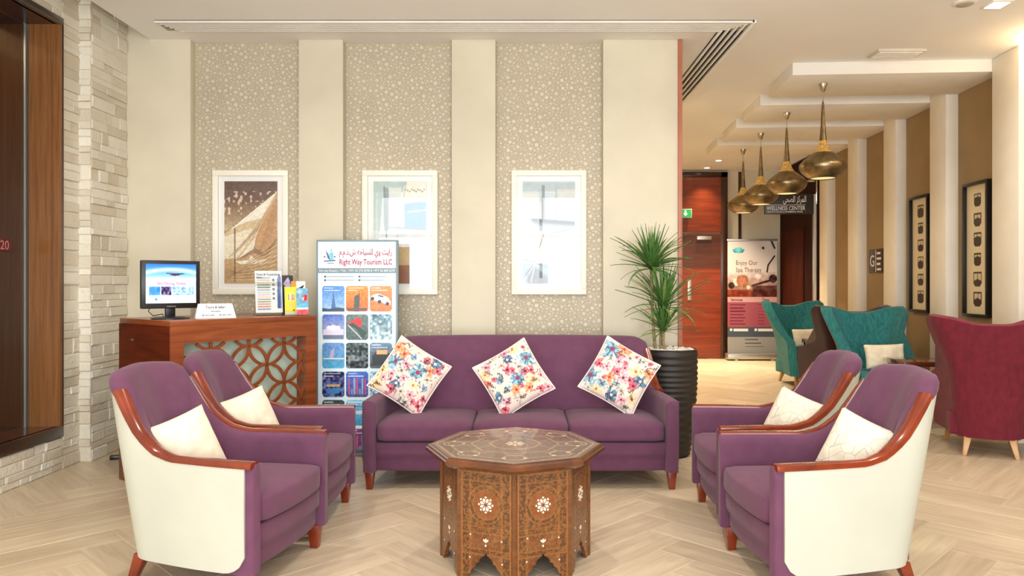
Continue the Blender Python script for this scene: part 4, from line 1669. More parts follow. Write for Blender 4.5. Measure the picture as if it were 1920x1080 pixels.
zc = .685 * PH
for k in range(8):
    a = k * PI / 4 + PI / 8
    kite(0, zc, 0.007, 0.030, a, 0.007)
    kite(0, zc, 0.027, 0.037, a + PI / 8, 0.006)
for k in range(3):
    kite(0, .335 * PH, 0.002, 0.022, PI / 2 + (k - 1) * 0.6, 0.004)
kite(0, .30 * PH, 0.0, 0.012, PI / 2, 0.005)
for x, z in ((-.075, .40), (.075, .37), (-.078, .19), (.078, .165), (-.075, .37)):
    if x == -.075 and z == .37:
        continue
    kite(x, z * PH, -0.004, 0.004, 0.3, 0.004)
inl0 = inl.build('inlay', PEARL)
COL.objects.unlink(inl0)
for k in range(8):
    a = -PI / 2 + PI / 8 + k * PI / 4
    p = link_mesh('side_panel', pan0.data, None, tab, (ap * math.cos(a), ap * math.sin(a), 0), (0, 0, a + PI / 2))
    link_mesh('marquetry', pmesh2, MARQ, p)
    il = link_mesh('inlay', inl0.data, None, p)
    tag(il, kind='stuff')
    # corner posts
    b = -PI / 2 + k * PI / 4
    MB().lathe([(0.012, 0), (0.012, PH)], 8, BR * math.cos(b) * .985, BR * math.sin(b) * .985).build('corner_post', TABLE_WOOD, tab, smooth=30)
MB().lathe([(BR - 0.03, 0.14), (BR - 0.03, PH)], 8, ph=0).build('inner_case', DARK_WOOD, tab)

# ================================================================= DESK
DLEN, DDEP, DH = 1.06, 0.68, 1.067
DANG = math.atan2(0.788, 0.616)
desk = thing('reception_desk', 'cherry wood tour desk with ring fretwork over pale mint glass', 'desk', (-2.136, 4.46, 0), DANG)
# local x along the front, local +y into the desk, front at y = 0 facing -y
MB().box(0, DLEN, 0, DDEP, DH - 0.035, DH).build('desk_top', DESK_WOOD, desk, bevel=0.003)
u0, u1, z0, z1 = 0.086, 0.972, 0.12, 0.924
MB().box(0, DLEN, 0, 0.03, z1, DH - 0.035).build('front_rail', DESK_WOOD, desk)
MB().box(0, DLEN, 0, 0.03, 0, z0).build('bottom_rail', DESK_WOOD, desk)
MB().box(0, u0, 0, 0.12, z0, z1).build('front_stile', DESK_WOOD, desk)
MB().box(u1, DLEN, 0, 0.12, z0, z1).build('front_stile', DESK_WOOD, desk)
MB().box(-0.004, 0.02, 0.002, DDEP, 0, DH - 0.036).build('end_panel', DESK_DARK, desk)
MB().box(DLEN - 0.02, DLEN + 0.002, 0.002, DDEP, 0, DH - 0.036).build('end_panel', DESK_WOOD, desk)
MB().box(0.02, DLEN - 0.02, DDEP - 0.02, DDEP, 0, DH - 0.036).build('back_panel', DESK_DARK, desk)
MB().box(u0 - 0.02, u1 + 0.02, 0.112, 0.125, z0 - 0.02, z1 + 0.02).build('mint_panel', MINT, desk)
MB().lathe([(0.012, 0), (0.012, 0.006), (0.004, 0.008)], 14).build('lock', NICKEL, desk, loc=(-0.004, 0.50, 0.93), rot=(0, -PI / 2, 0))
fret = MB()
al = 0.233 / math.sqrt(2)
RR = 0.136
wd_ = 0.019
for i in range(-3, 14):
    for j in range(-3, 14):
        if (i + j) % 2:
            continue
        cx_, cz_ = u0 + 0.05 + i * 0.134, z1 - 0.045 - j * 0.134
        seg = 40
        run = []
        for q in range(seg + 1):
            a = 2 * PI * q / seg
            x, z = cx_ + RR * math.cos(a), cz_ + RR * math.sin(a)
            inside = u0 - 0.004 < x < u1 + 0.004 and z0 - 0.004 < z < z1 + 0.004
            if inside:
                run.append(a)
            if (not inside or q == seg) and run:
                if len(run) > 1:
                    dy = 0.012 + 0.0006 * ((i * 3 + j) % 4)
                    fret.rings([[(cx_ + (RR + o) * math.cos(b), y, cz_ + (RR + o) * math.sin(b)) for o, y in ((-wd_ / 2, dy), (wd_ / 2, dy), (wd_ / 2, dy + 0.014), (-wd_ / 2, dy + 0.014))] for b in run])
                run = []
fr = fret.build('fretwork', FRET_M, desk)
tag(fr, kind='stuff')
e1 = Vector((math.cos(DANG), math.sin(DANG), 0))
e2 = Vector((-math.sin(DANG), math.cos(DANG), 0))


def on_desk(a, b, z=0.0):
    return Vector((-2.136, 4.46, DH + z)) + e1 * a + e2 * b


# monitor
MA = math.atan2(0.62, 0.78)       # turned to face right of the photographer
mon = thing('monitor', 'black flat computer monitor showing a sky tour advert', 'monitor', (-2.265, 4.735, DH), MA)
MB().lathe([(0.115, 0), (0.115, 0.006), (0.09, 0.014), (0.03, 0.018)], 32).build('base', BLACK, mon, smooth=40)
MB().box(-0.03, 0.03, 0.0, 0.03, 0.012, 0.13).build('neck', BLACK, mon, bevel=0.006)
bez = MB().box(-0.175, 0.175, -0.02, 0.025, 0.068, 0.375).build('bezel', BLACK, mon, bevel=0.006)
MB().box(-0.13, 0.13, 0.02, 0.06, 0.10, 0.34).build('back_cover', BLACK, mon, bevel=0.01)
c = Canvas(120, 92, (225, 235, 250), .247 / .34)
c.grad(.0, 1, (235, 240, 250), (120, 180, 240))
c.grad(.62, 1.0, (150, 205, 250), (30, 110, 220))
c.blend(np.exp(-((c.v - .86 + .08 * (c.u - .5) ** 2 * 4) / .05) ** 2) * .8, (220, 240, 255))
c.blend(np.exp(-((c.v - .60) / .05) ** 2) * .9, (250, 235, 240))
c.blend(((c.u > .46) & (c.u < .68) & (np.abs(c.v - .73) < .035 * (1 - np.abs(c.u - .57) * 7))) * 1.0, (90, 30, 60))
c.line(.40, .765, .76, .75, .012, (40, 40, 70))
c.line(.62, .72, .72, .76, .02, (60, 30, 60))
c.rect(.06, .28, .2, .42, (60, 140, 220))
c.speckle(60, 20, 3, ((c.u > .06) & (c.u < .28) & (c.v > .2) & (c.v < .42)))
c.rect(.30, .50, .2, .42, (70, 60, 110))
c.speckle(180, 24, 4, ((c.u > .30) & (c.u < .50) & (c.v > .2) & (c.v < .42)))
c.rect(.52, .95, .2, .42, (150, 195, 235))
c.speckle(110, 30, 5, ((c.u > .52) & (c.u < .95) & (c.v > .2) & (c.v < .42)))
c.disc(.2, .1, .03, (80, 150, 190))
sc = c.panel('screen', 0.298, 0.25, SCREEN, bez, (0.0, -0.0208, 0.102))
text_part('screen_title', 'Sky Diving Dubai', 0.024, plain('screen_red', (214, 70, 110), 0.5, emit=0.6), sc, (-0.085, -0.0007, 0.118), width=0.17)
text_part('brand_lettering', 'SAMSUNG', 0.012, plain('bezel_ink', (150, 150, 150), 0.5), bez, (0, -0.0208, 0.077), align='CENTER')
MB().tube([(-0.10, 0.05, 0.10), (-0.12, 0.05, 0.05), (-0.09, 0.06, 0.02), (-0.03, 0.08, 0.03), (-0.02, 0.09, 0.006)], 0.003, 6).build('cable', BLACK, mon, smooth=60)

# tent card
card = thing('tent_card', 'folded white card reading Tours and Safari on the desk', 'sign', (-2.03, 4.86, DH), math.atan2(0.5, 0.86))
cf = MB()
cf.add([(-0.125, -0.04, 0.0), (0.125, -0.04, 0.0), (0.105, 0.0, 0.095), (-0.105, 0.0, 0.095), (-0.125, 0.04, 0.0), (0.125, 0.04, 0.0)], [(0, 1, 2, 3), (3, 2, 5, 4)])
co = cf.build('card', plain('card_white', (244, 244, 240), 0.6), card)
co.modifiers.new('thickness', 'SOLIDIFY').thickness = 0.0015
ta = math.atan2(0.095, 0.04)
for s, z, sz, w in (('Tours & Safari', 0.064, 0.026, 0.12), ('information', 0.042, 0.013, 0.06), ('@ tours desk', 0.018, 0.012, 0.075), ('@ safari desk', 0.018, 0.012, 0.075)):
    x = -0.06 if z > .06 else -0.03 if z > .03 else (-0.085 if s.endswith('tours desk') else 0.02)
    text_part('lettering', s, sz, INK, card, (x, -0.04 + 0.04 * z / 0.095 - 0.0022, z), (ta, 0, 0), width=w)

# flyer in an acrylic stand
fl = thing('flyer_stand', 'clear acrylic stand with a tours and travel price list', 'flyer stand', (-1.80, 5.225, DH), math.atan2(0.52, 0.85))
c = Canvas(76, 126, (250, 250, 252), 1.5)
cols = [(120, 190, 200), (240, 170, 160), (250, 220, 140), (130, 120, 150), (90, 160, 100), (140, 160, 150), (180, 210, 220), (230, 180, 220), (250, 210, 130), (150, 140, 150), (100, 160, 110), (240, 120, 80), (220, 160, 130), (90, 150, 210)]
for k, q in enumerate(cols):
    v = .82 - k * .057
    c.rect(.08, .56, v, v + .025, q)
    c.rect(.08, .50, v - .014, v - .006, (170, 170, 180), .7)
c.poly([(.8, .1), (.97, .1), (.97, .85), (.9, .92), (.82, .8)], (110, 140, 200))
c.poly([(.82, .1), (.92, .1), (.9, .7), (.87, .78)], (50, 90, 160))
for k in range(5):
    c.disc(.68, .78 - k * .11, .05, (60, 66, 84))
    c.disc(.68, .78 - k * .11, .03, (150, 160, 180))
c.speckle(16, 40, 3)
tilt = math.radians(-8)
c.panel('flyer', 0.185, 0.30, PRINT_G, fl, (0, -0.012, 0.02), (tilt, 0, 0))
MB().box(-0.096, 0.096, -0.003, 0.0, 0, 0.312).build('front_sheet', ACRYL, fl, loc=(0, -0.015, 0.012), rot=(tilt, 0, 0))
MB().box(-0.10, 0.10, -0.06, 0.06, 0, 0.006).build('foot', ACRYL, fl)
MB().box(-0.096, 0.096, 0.0, 0.003, 0, 0.24).build('back_support', ACRYL, fl, loc=(0, 0.055, 0.004), rot=(math.radians(12), 0, 0))
text_part('title', 'Tours & Travel Desk', 0.02, INK, fl, (-0.085, -0.0165 + 0.036, 0.285), (PI / 2 + tilt, 0, 0), width=0.165)
text_part('subtitle', 'PRICE', 0.016, INK, fl, (-0.085, -0.0165 + 0.033, 0.264), (PI / 2 + tilt, 0, 0))


def leaflet(label, loc, rz, w, h, paint, lean=-6):
    c = Canvas(34, int(34 * h / w), (255, 255, 255), h / w)
    paint(c)
    t = thing('leaflet', label, 'leaflet', loc, rz, 'tour leaflets on the desk')
    c.panel('cover', w, h, PRINT_G, t, (0, -0.006, 0.004), (math.radians(lean), 0, 0))
    MB().box(-w / 2, w / 2, -0.004, 0.0, 0.004, h + 0.004).build('pages', plain('paper_white', (240, 240, 236), 0.6) if 'paper_white' not in bpy.data.materials else bpy.data.materials['paper_white'], t, loc=(0, 0, 0), rot=(math.radians(lean), 0, 0))
    MB().box(-w / 2 - 0.004, w / 2 + 0.004, -0.016, 0.03, 0, 0.004).build('holder_foot', ACRYL, t)
    MB().box(-w / 2 - 0.004, w / 2 + 0.004, -0.016, -0.014, 0.004, 0.035).build('holder_lip', ACRYL, t)
    return t


def p_yellow(c):
    c.a[:] = (246, 222, 66)
    c.rect(.2, .85, .5, .78, (236, 226, 160))
    for k, q in enumerate([(180, 160, 90), (220, 220, 220), (200, 140, 60), (160, 170, 180)]):
        c.poly([(.25 + .14 * k, .52), (.37 + .14 * k, .52), (.33 + .14 * k, .74), (.27 + .14 * k, .76)], q)
    c.rect(.3, .75, .26, .42, (240, 206, 120))
    c.rect(0, 1, 0, .08, (214, 224, 224))
    c.disc(.7, .16, .09, (120, 90, 40))


def p_blue(c):
    c.a[:] = (120, 176, 214)
    c.disc(.3, .85, .26, (190, 224, 240), 1, .6)
    c.poly([(.5, .7), (.9, .78), (.95, .55), (.6, .5)], (214, 60, 66))
    c.poly([(.5, .62), (.66, .72), (.6, .52)], (240, 230, 220))
    c.rect(0, 1, .26, .44, (110, 190, 226))
    c.rect(0, 1, .2, .27, (240, 246, 250))
    c.rect(0, 1, 0, .2, (232, 96, 110))
    c.speckle(40, 14, 2)


def p_black(c):
    c.a[:] = (50, 48, 58)
    c.poly([(.15, .78), (.6, .96), (.85, .72), (.5, .66)], (176, 164, 196))
    c.speckle(40, 14, 6)


def p_orange(c):
    c.a[:] = (250, 248, 244)
    c.rect(0, .34, .4, 1, (240, 150, 60))
    c.poly([(.5, .8), (.95, .9), (.7, .7)], (40, 40, 44))
    c.rect(0, 1, 0, .3, (70, 40, 36))


lr = math.atan2(0.5, 0.86)
leaflet('yellow tour leaflet standing in front of the dark one', (-1.655, 5.265, DH), lr, 0.088, 0.20, p_yellow)
leaflet('blue and red tour leaflet at the desk end beside the tourism stand', (-1.572, 5.255, DH), lr, 0.082, 0.19, p_blue)
leaflet('dark tour leaflet standing behind the yellow one', (-1.715, 5.37, DH), lr, 0.085, 0.285, p_black)
leaflet('white and orange tour leaflet standing behind the blue one', (-1.63, 5.36, DH), lr, 0.10, 0.24, p_orange)

# ================================================================= TOURISM STAND
BW, BH = 0.62, 1.625
stand = thing('poster_stand', 'tall backlit tourism poster stand with rows of tour pictures', 'sign', (-1.258, 5.60, 0))
lbx = MB().box(-BW / 2, BW / 2, -0.012, 0.035, 0.02, BH).build('lightbox', plain('stand_grey', (128, 150, 160), 0.4), stand, bevel=0.004)
MB().box(-BW / 2 - 0.02, BW / 2 + 0.02, -0.10, 0.12, 0, 0.022).build('foot', plain('stand_foot', (120, 126, 130), 0.4, metal=0.6), stand, bevel=0.004)
NX, NYc = 200, 520
c = Canvas(NX, NYc, (222, 244, 250), BH / BW)
tilesp = [
    ((80, 140, 220), (170, 205, 240), 'tower'), ((245, 150, 60), (235, 110, 60), 'sail'), ((240, 150, 90), (235, 130, 80), 'car'),
    ((90, 120, 200), (215, 205, 235), 'domes'), ((110, 130, 130), (90, 110, 110), 'coaster'), ((130, 165, 180), (190, 215, 225), 'park'),
    ((110, 150, 210), (80, 170, 210), 'coast'), ((70, 90, 90), (60, 70, 80), 'crowd'), ((120, 150, 180), (70, 80, 90), 'bus'),
    ((60, 60, 110), (60, 80, 140), 'dhow'), ((70, 110, 210), (80, 80, 150), 'city'), ((150, 190, 220), (170, 200, 225), 'park'),
    ((60, 70, 80), (70, 120, 90), 'limo'), ((130, 200, 235), (60, 150, 205), 'plane'), ((90, 150, 200), (120, 180, 220), 'coast'),
    ((90, 150, 200), (60, 130, 190), 'coast'), ((120, 60, 120), (90, 50, 110), 'city'), ((100, 140, 190), (80, 130, 190), 'park'),
    ((80, 140, 220), (170, 205, 240), 'tower'), ((110, 130, 130), (90, 110, 110), 'crowd'), ((70, 110, 210), (80, 80, 150), 'dhow')]
hv = 1.0 / BH
for k, (ct, cb, kind) in enumerate(tilesp):
    r, q = divmod(k, 3)
    ua = .055 + q * .305
    ub = ua + .285
    vt = 1 - (.345 + r * .2235) * hv
    vb = vt - .20 * hv
    m = c.rrect(ua, ub, vb, vt, .035, ct)
    c.grad(vb, vt, cb, ct, m)
    du, dvv = ub - ua, vt - vb
    P = lambda pts: [(ua + a * du, vb + b * dvv) for a, b in pts]
    c.speckle(36, 130, k + 3, m)
    if kind == 'tower':
        c.poly(P([(.38, 0), (.46, .5), (.5, .95), (.54, .5), (.64, 0)]), (84, 116, 176))
        c.poly(P([(0, 0), (1, 0), (1, .12), (.7, .16), (.3, .1), (0, .14)]), (70, 84, 110))
    elif kind == 'sail':
        c.poly(P([(.34, 0), (.38, .6), (.58, .68), (.58, .8), (.62, .68), (.6, 0)]), (90, 96, 92))
        c.rect(ua + .05 * du, ub - .05 * du, vb + .02 * dvv, vb + .14 * dvv, (110, 96, 90))
    elif kind == 'car':
        c.poly(P([(.02, .5), (.08, .62), (.35, .7), (.8, .56), (.95, .38), (.92, .24), (.5, .36), (.1, .44)]), (250, 250, 250))
        c.poly(P([(.36, .66), (.62, .6), (.6, .54), (.38, .6)]), (60, 80, 130))
        for a, b in ((.12, .5), (.44, .38), (.8, .3)):
            c.disc(ua + a * du, vb + b * dvv, .026, (70, 70, 90))
    elif kind == 'domes':
        for a, s in ((.3, .12), (.5, .16), (.7, .12)):
            c.disc(ua + a * du, vb + .46 * dvv, s * du, (250, 244, 250))
        c.rect(ua + .04 * du, ub - .04 * du, vb + .2 * dvv, vb + .42 * dvv, (236, 226, 240), .8)
        c.rect(ua + .03 * du, ub - .03 * du, vb + .03 * dvv, vb + .18 * dvv, (110, 130, 150))
    elif kind == 'coaster':
        c.poly(P([(.05, .68), (.3, .75), (.5, .9), (.7, .8), (.7, .5), (.5, .56), (.3, .62)]), (224, 62, 66))
        c.poly(P([(.1, .6), (.5, .4), (.75, .02), (.95, .3), (.6, .5), (.3, .68)]), (62, 84, 80))
        c.line(ua + .1 * du, vb + .58 * dvv, ua + .7 * du, vb + .05 * dvv, .012, (220, 220, 220))
    elif kind in ('park', 'crowd', 'dhow'):
        c.speckle(150, 90, k + 40, m)
        if kind == 'dhow':
            c.poly(P([(.15, .32), (.85, .38), (.75, .14), (.25, .12)]), (70, 130, 190))
            c.rect(ua + .2 * du, ua + .8 * du, vb + .4 * dvv, vb + .5 * dvv, (236, 190, 130), .8)
        if kind == 'crowd':
            c.rect(ua + .1 * du, ub - .1 * du, vb + .3 * dvv, vb + .5 * dvv, (206, 206, 206), .35)
    elif kind == 'coast':
        c.rect(ua + .02 * du, ub - .02 * du, vb + .36 * dvv, vb + .42 * dvv, (230, 224, 214))
        c.poly(P([(.3, .42), (.5, .42), (.55, .8), (.4, .7)]), (190, 170, 200))
    elif kind == 'bus':
        c.poly(P([(.1, .12), (.85, .12), (.9, .6), (.3, .66), (.1, .5)]), (56, 60, 66))
        c.rect(ua + .3 * du, ua + .8 * du, vb + .56 * dvv, vb + .72 * dvv, (226, 190, 130))
    elif kind == 'city':
        for z in range(7):
            a = .1 + .12 * z
            c.rect(ua + a * du, ua + (a + .08) * du, vb + .1 * dvv, vb + (.3 + .5 * abs(math.sin(z * 2.1 + 1))) * dvv, [(214, 90, 120), (120, 180, 200), (180, 190, 230)][z % 3], .8)
    elif kind == 'limo':
        c.poly(P([(.04, .2), (.04, .44), (.3, .52), (.5, .66), (.9, .62), (.96, .3), (.9, .16)]), (246, 248, 250))
        c.poly(P([(.4, .5), (.52, .6), (.86, .58), (.88, .48)]), (60, 70, 80))
        for a in (.26, .84):
            c.disc(ua + a * du, vb + .2 * dvv, .032, (60, 60, 66))
    elif kind == 'plane':
        c.poly(P([(.05, .62), (.4, .56), (.8, .62), (.86, .46), (.5, .44)]), (210, 224, 230))
        c.line(ua + .2 * du, vb + .8 * dvv, ua + .95 * du, vb + .7 * dvv, .01, (80, 100, 120))
    if kind in ('tower', 'dhow', 'city', 'limo', 'bus', 'sail', 'car', 'plane'):
        for z in range(2):
            c.rect(ua + .08 * du, ua + (.5 + .3 * ((k + z) % 2)) * du, vt - (.10 + .10 * z) * dvv, vt - (.06 + .10 * z) * dvv, (244, 248, 252), .75)
c.rect(.03, .97, 1 - .205 * hv, 1 - .03 * hv, (246, 246, 252))
c.rect(0, 1, 1 - .246 * hv, 1 - .205 * hv, (116, 140, 152))
for z in range(2):
    for q in range(2):
        v = 1 - (.272 + .028 * z) * hv
        c.rect(.08 + .44 * q, .105 + .44 * q, v - .005, v + .005, (70, 74, 90))
        c.rect(.11 + .44 * q, .40 + .47 * q + (.06 if q == 0 else -.03 * z), v - .0028, v + .0028, (150, 156, 176), .8)
# logo: blue figure in a swoosh
lu, lv = .15, 1 - .11 * hv
c.poly([(lu - .055, lv + .03), (lu - .03, lv - .01), (lu + .01, lv - .025), (lu - .01, lv + .005)], (60, 100, 140))
c.poly([(lu - .01, lv + .012), (lu + .045, lv + .02), (lu + .05, lv - .02), (lu + .01, lv - .02)], (110, 196, 226))
c.disc(lu + .022, lv + .026, .02, (150, 200, 200))
c.line(lu - .07, lv - .026, lu + .07, lv - .022, .014, (50, 70, 110))
c.line(lu - .03, lv - .036, lu + .05, lv - .036, .010, (70, 90, 130))
for q in (-.065, .065):
    c.disc(lu + q, lv - .004, .012, (60, 80, 120))
c.panel('poster', BW - 0.03, BH - 0.05, LIGHTBOX, lbx, (0, -0.0135, 0.035))
zt = BH
text_part('arabic_title', arabic('رايت وي للسياحه ش.ذ.م.م'), 0.062, INK_R, lbx, (-0.135, -0.0145, zt - 0.112), width=0.40, bold=0.016)
text_part('title', 'Right Way Tourism LLC', 0.058, INK_R, lbx, (-0.135, -0.0145, zt - 0.187), width=0.40, bold=0.016)
text_part('phone_line', 'For any Enquiry - Mob : +971 55 270 8298 & +971 56 868 6270', 0.026, INK_W, lbx, (-0.285, -0.0145, zt - 0.242), width=0.57)

# ================================================================= PLANTER
PX, PY, PR, PHH = 1.105, 5.575, 0.214, 0.80
pl = thing('planter', 'tall black ribbed planter filled with white pebbles', 'planter', (PX, PY, 0))
prof = []
for k in range(141):
    t = k / 140
    r = 0.158 + 0.056 * math.sin(min(1, t * 1.25) * PI / 2) + 0.0035 * math.sin(t * 105 + 3 * math.sin(t * 9)) - (0.02 * (t < 0.02))
    prof.append((r, PHH * t))
prof += [(PR - 0.012, PHH + 0.004), (PR - 0.022, PHH - 0.005), (PR - 0.028, PHH - 0.05), (0.02, PHH - 0.05)]
MB().lathe(prof, 48).build('pot', PLANTER_M, pl, smooth=50)
pb = MB()
rp = random.Random(5)
for k in range(170):
    a, r = rp.uniform(0, 2 * PI), (PR - 0.04) * math.sqrt(rp.random())
    s = rp.uniform(0.012, 0.021)
    vs, fs = rbox(s * rp.uniform(.8, 1.3), s, s * .75, s * .6, 1)
    M = Matrix.Rotation(rp.uniform(0, PI), 3, 'Z')
    pb.add([tuple(M @ Vector(v) + Vector((r * math.cos(a), r * math.sin(a), PHH - 0.022 + rp.uniform(0, 0.022)))) for v in vs], fs)
tag(pb.build('pebbles', PEBBLE_M, pl, smooth=80), kind='stuff')
plant = thing('dracaena_plant', 'dracaena with three spiky green leaf heads growing in the black planter', 'plant', (PX, PY, PHH - 0.02))
lm = None


def leaf_mesh(mat, bend, seed):
    r = random.Random(seed)
    rs = []
    n = 8
    for k in range(n + 1):
        t = k / n
        w = 0.5 * (math.sin(PI * min(1, t * 0.93 + 0.12)) ** 0.7) * (1 - t) ** 0.25 if t < 1 else 0.01
        x = t * math.cos(bend * t * 0.6)
        z = t * math.sin(0.15) - bend * 0.42 * t * t
        rs.append([(x, -w, z + 0.0), (x, 0, z - 0.012), (x, w, z)])
    mb = MB().rings(rs, closed=False)
    o = mb.build('leaf', mat, None, smooth=80)
    me = o.data
    bpy.data.objects.remove(o)
    return me


LEAVES = [leaf_mesh(m, b, i) for i, (m, b) in enumerate([(LEAF_M, 0.15), (LEAF_M, 0.5), (LEAF_M, 0.9), (LEAF_Y, 0.6), (LEAF_M, 1.3)])]


def head(cx, cy, cz, L, n, seed, spread=1.0):
    r = random.Random(seed)
    for k in range(n):
        q = (k + 0.5) / n
        az = k * 2.39996 + r.uniform(-.2, .2)
        el = (1.45 - 1.75 * q * spread) + r.uniform(-.12, .12)
        if math.sin(az) * math.cos(el) > 0.25:      # leaves towards the wall are pressed upwards
            el = max(el, 0.75)
        l = L * r.uniform(.8, 1.1) * (0.8 + 0.25 * math.sin(q * PI))
        me = LEAVES[0 if el > 1.0 else r.choice([0, 1, 1, 2, 3]) if el > 0 else r.choice([2, 4, 3])]
        o = link_mesh('leaf', me, None, plant)
        M = Matrix.Rotation(az, 4, 'Z') @ Matrix.Rotation(-el, 4, 'Y') @ Matrix.Rotation(r.uniform(-.4, .4), 4, 'X')
        o.rotation_euler = M.to_euler()
        o.location = (cx + 0.012 * math.cos(az), cy + 0.012 * math.sin(az), cz + 0.05 * (1 - q))
        o.scale = (l, 0.025 * r.uniform(.8, 1.2), l)


sts = [((-0.14, -0.06, 0.62), 0.33, 92, 1), ((-0.055, -0.09, 0.33), 0.36, 62, 2), ((-0.06, -0.10, 0.15), 0.27, 44, 3)]
for k, (p, L, n, sd) in enumerate(sts):
    b = (-0.11 + 0.035 * k, -0.05 - 0.02 * k, 0)
    MB().tube([b, ((b[0] + p[0]) / 2 - 0.008, (b[1] + p[1]) / 2, p[2] * .5), p], [0.013, 0.011, 0.012], 10).build('stem', STEM_M, plant, smooth=60)
    head(p[0], p[1], p[2], L, n, sd)

# ================================================================= CORRIDOR SIGNS
# spa banner
SBW, SBH = 0.85, 2.02
ban = thing('spa_banner', 'roll-up spa therapy banner with a blue lotus before the end wall', 'banner', (3.855, 12.36, 0))
MB().box(-SBW / 2 - 0.01, SBW / 2 + 0.01, -0.10, 0.10, 0.02, 0.11).build('cassette', ALU, ban, bevel=0.01)
for s in (-1, 1):
    MB().box(s * 0.3 - 0.02, s * 0.3 + 0.02, -0.16, 0.16, 0, 0.025).build('foot', ALU, ban, bevel=0.004)
MB().box(-SBW / 2, SBW / 2, -0.012, 0.012, SBH - 0.02, SBH + 0.012).build('top_rail', ALU, ban, bevel=0.003)
MB().box(-0.012, 0.012, 0.03, 0.054, 0.1, SBH).build('pole', ALU, ban)
c = Canvas(96, 220, (212, 206, 206), (SBH - .11) / SBW)
asp = c.asp
c.grad(.70, 1, (222, 214, 212), (206, 204, 208))
c.grad(.52, .72, (150, 96, 84), (216, 204, 204))
for k, (a, col) in enumerate([(-.9, (60, 150, 170)), (.9, (50, 140, 160)), (-.45, (90, 190, 205)), (.45, (80, 175, 195)), (0, (110, 205, 215))]):
    bu, bv = .22, .885
    ex, ez = math.sin(a) * .16, math.cos(a) * .13 / asp
    c.poly([(bu, bv), (bu + ex * .55 - math.cos(a) * .045, bv + ez * .6 + math.sin(a) * .02), (bu + ex, bv + ez), (bu + ex * .55 + math.cos(a) * .045, bv + ez * .6 - math.sin(a) * .02)], col)
c.line(.88, 1, .95, .93, .035, (40, 30, 34))
c.line(.95, .86, .82, .78, .03, (50, 36, 36))
c.line(.82, .78, .80, .72, .03, (40, 30, 34))
c.disc(.72, .93, .03, (60, 52, 50))
c.line(.5, .60, .98, .66, .04, (70, 40, 40))
c.disc(.92, .66, .09, (60, 44, 46))
c.rect(.12, .35, .60, .66, (232, 222, 216))
c.disc(.30, .64, .125, (150, 84, 58))
for r0 in (.03, .06, .09):
    c.ring(.30, .64, r0, .014, (206, 146, 112))
c.disc(.08, .60, .07, (52, 34, 30))
c.disc(.62, .68, .06, (226, 216, 214))
c.disc(.42, .585, .04, (244, 226, 190))
c.rect(0, 1, .50, .565, (132, 56, 40))
c.rect(.5, 1, .50, .60, (70, 44, 42), .7)
c.speckle(46, 40, 3, (c.v > .5) & (c.v < .72))
c.rect(0, 1, .455, .50, (206, 160, 164))
c.rect(0, 1, .235, .455, (160, 84, 104))
for k in range(7):
    v = .43 - .028 * k
    c.rect(.05, .36 - .04 * (k % 2), v - .005, v + .005, (112, 44, 66))
    c.rect(.62, .74, v - .004, v + .004, (130, 60, 84))
c.rect(0, 1, .15, .235, (74, 86, 104))
c.rect(.12, .42, .20, .22, (226, 230, 236))
c.rect(.62, .92, .20, .22, (226, 230, 236))
c.disc(.07, .212, .03, (226, 230, 236))
c.disc(.57, .212, .03, (226, 230, 236))
c.rect(0, 1, 0, .15, (150, 154, 158))
for k in range(3):
    c.rect(.35, .62 + .06 * k, .12 - .03 * k, .128 - .03 * k, (70, 76, 84))
bng = MB().box(-SBW / 2 + .012, SBW / 2 - .012, -0.0025, 0.0, 0.1, SBH - .015).build('backing', FRAME_W, ban)
c.panel('graphic', SBW - .02, SBH - .11, PRINT_G, bng, (0, -0.004, 0.105))
GREY = plain('banner_ink', (128, 110, 116), 0.6)
text_part('slogan', 'Enjoy Our', 0.105, GREY, bng, (-0.28, -0.006, 1.60), width=0.36)
text_part('slogan', 'Spa Therapy', 0.105, GREY, bng, (-0.28, -0.006, 1.48), width=0.43)
text_part('table_heading', 'Services', 0.06, INK, bng, (-0.36, -0.006, 0.995))
text_part('table_heading', 'Time', 0.06, INK, bng, (0.16, -0.006, 0.995))

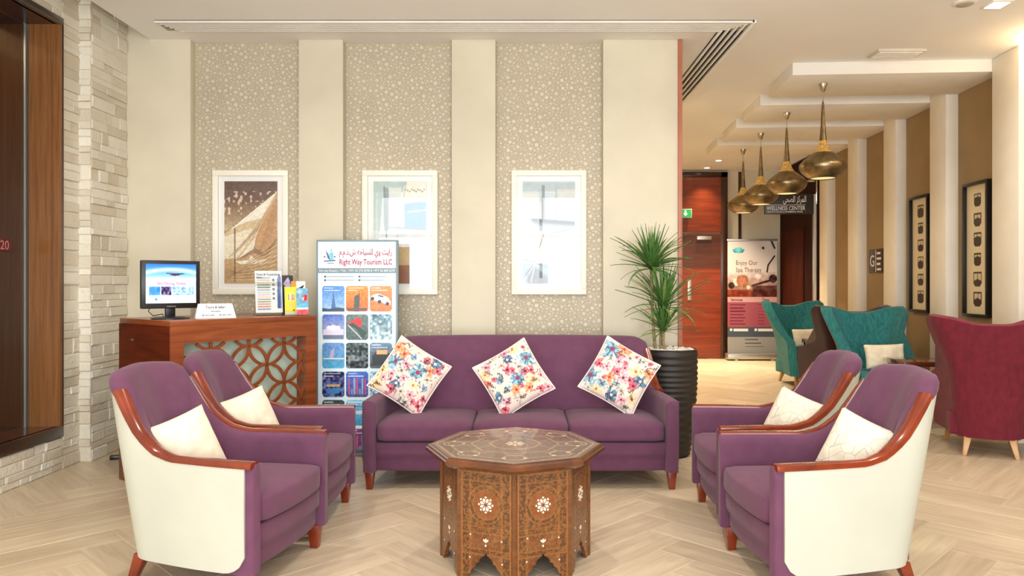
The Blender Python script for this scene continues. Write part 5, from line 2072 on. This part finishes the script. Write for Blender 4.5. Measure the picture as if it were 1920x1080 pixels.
# wellness centre sign
wl = thing('wellness_sign', 'dark hanging sign reading WELLNESS CENTER in English and Arabic', 'sign', corr(0, 4.50, 0), RA)
wlb = MB().box(-0.76, -0.01, -0.03, 0.03, 2.31, 2.60).build('board', plain('sign_black', (38, 36, 38), 0.35), wl, bevel=0.004)
MB().box(-0.42, 0.0, -0.012, 0.012, 2.78, 2.81).build('bracket_rod', CHROME, wl)
MB().box(-0.30, -0.28, -0.01, 0.01, 2.60, 2.79).build('hanger', CHROME, wl)
MB().box(-0.03, 0.0, -0.05, 0.05, 2.45, 2.85).build('wall_plate', CHROME, wl, bevel=0.004)
text_part('arabic_title', arabic('المركز الصحى'), 0.13, INK_W, wlb, (-0.50, -0.0315, 2.485), width=0.33)
MB().box(-0.74, -0.18, -0.032, -0.0305, 2.44, 2.446).build('rule', INK_W, wl)
text_part('title', 'WELLNESS CENTER', 0.082, INK_W, wlb, (-0.735, -0.0315, 2.368), width=0.555)
text_part('subtitle', 'HEALTH CLUB & SWIMMING POOL', 0.03, INK_W, wlb, (-0.735, -0.0315, 2.332), width=0.52)

# exit sign
ex = thing('exit_sign', 'green lit exit sign with white arrow above the wooden door', 'sign', (2.70, 12.50, 2.40))
MB().box(-0.17, 0.17, -0.02, 0.03, 0, 0.15).build('case', plain('exit_case', (226, 236, 226), 0.4), ex, bevel=0.004)
MB().box(-0.16, 0.16, -0.023, -0.019, 0.008, 0.142).build('green_face', glow('exit_green', (36, 170, 96), 0.7), ex)
ar = MB()
ar.prism([(0.045, 0.125), (0.075, 0.125), (0.075, 0.075), (0.10, 0.075), (0.06, 0.025), (0.02, 0.075), (0.045, 0.075)], 0.002, lambda a, b, t: (a, -0.0235 - t, b))
ar.build('arrow', glow('exit_white', (240, 255, 246), 0.9), ex)
mn = MB()
mn.prism([(-0.11, 0.03), (-0.09, 0.07), (-0.10, 0.10), (-0.07, 0.105), (-0.05, 0.08), (-0.06, 0.06), (-0.03, 0.03), (-0.05, 0.03), (-0.075, 0.055), (-0.095, 0.03)], 0.002, lambda a, b, t: (a, -0.0235 - t, b))
mn.lathe([(0.0, 0), (0.0, 0.001)], 3)
mn.build('running_figure', bpy.data.materials['exit_white'], ex)
MB().box(-0.01, 0.01, 0.0, 0.02, 0.15, CZ - 2.40).build('drop_rod', ALU, ex)

# ---- small plug and lead on the floor by the stone wall
plug = thing('power_plug', 'black plug with white lead on the floor by the stone wall', 'plug', (-3.00, 5.42, 0), 0.3)
MB().box(-0.035, 0.035, -0.02, 0.02, 0, 0.03).build('plug_body', BLACK, plug, bevel=0.005)
MB().tube([(0.0, 0.018, 0.015), (0.0, 0.05, 0.012), (0.02, 0.12, 0.008), (0.03, 0.20, 0.05), (0.03, 0.24, 0.16)], 0.005, 6).build('lead', WHITE, plug, smooth=60)
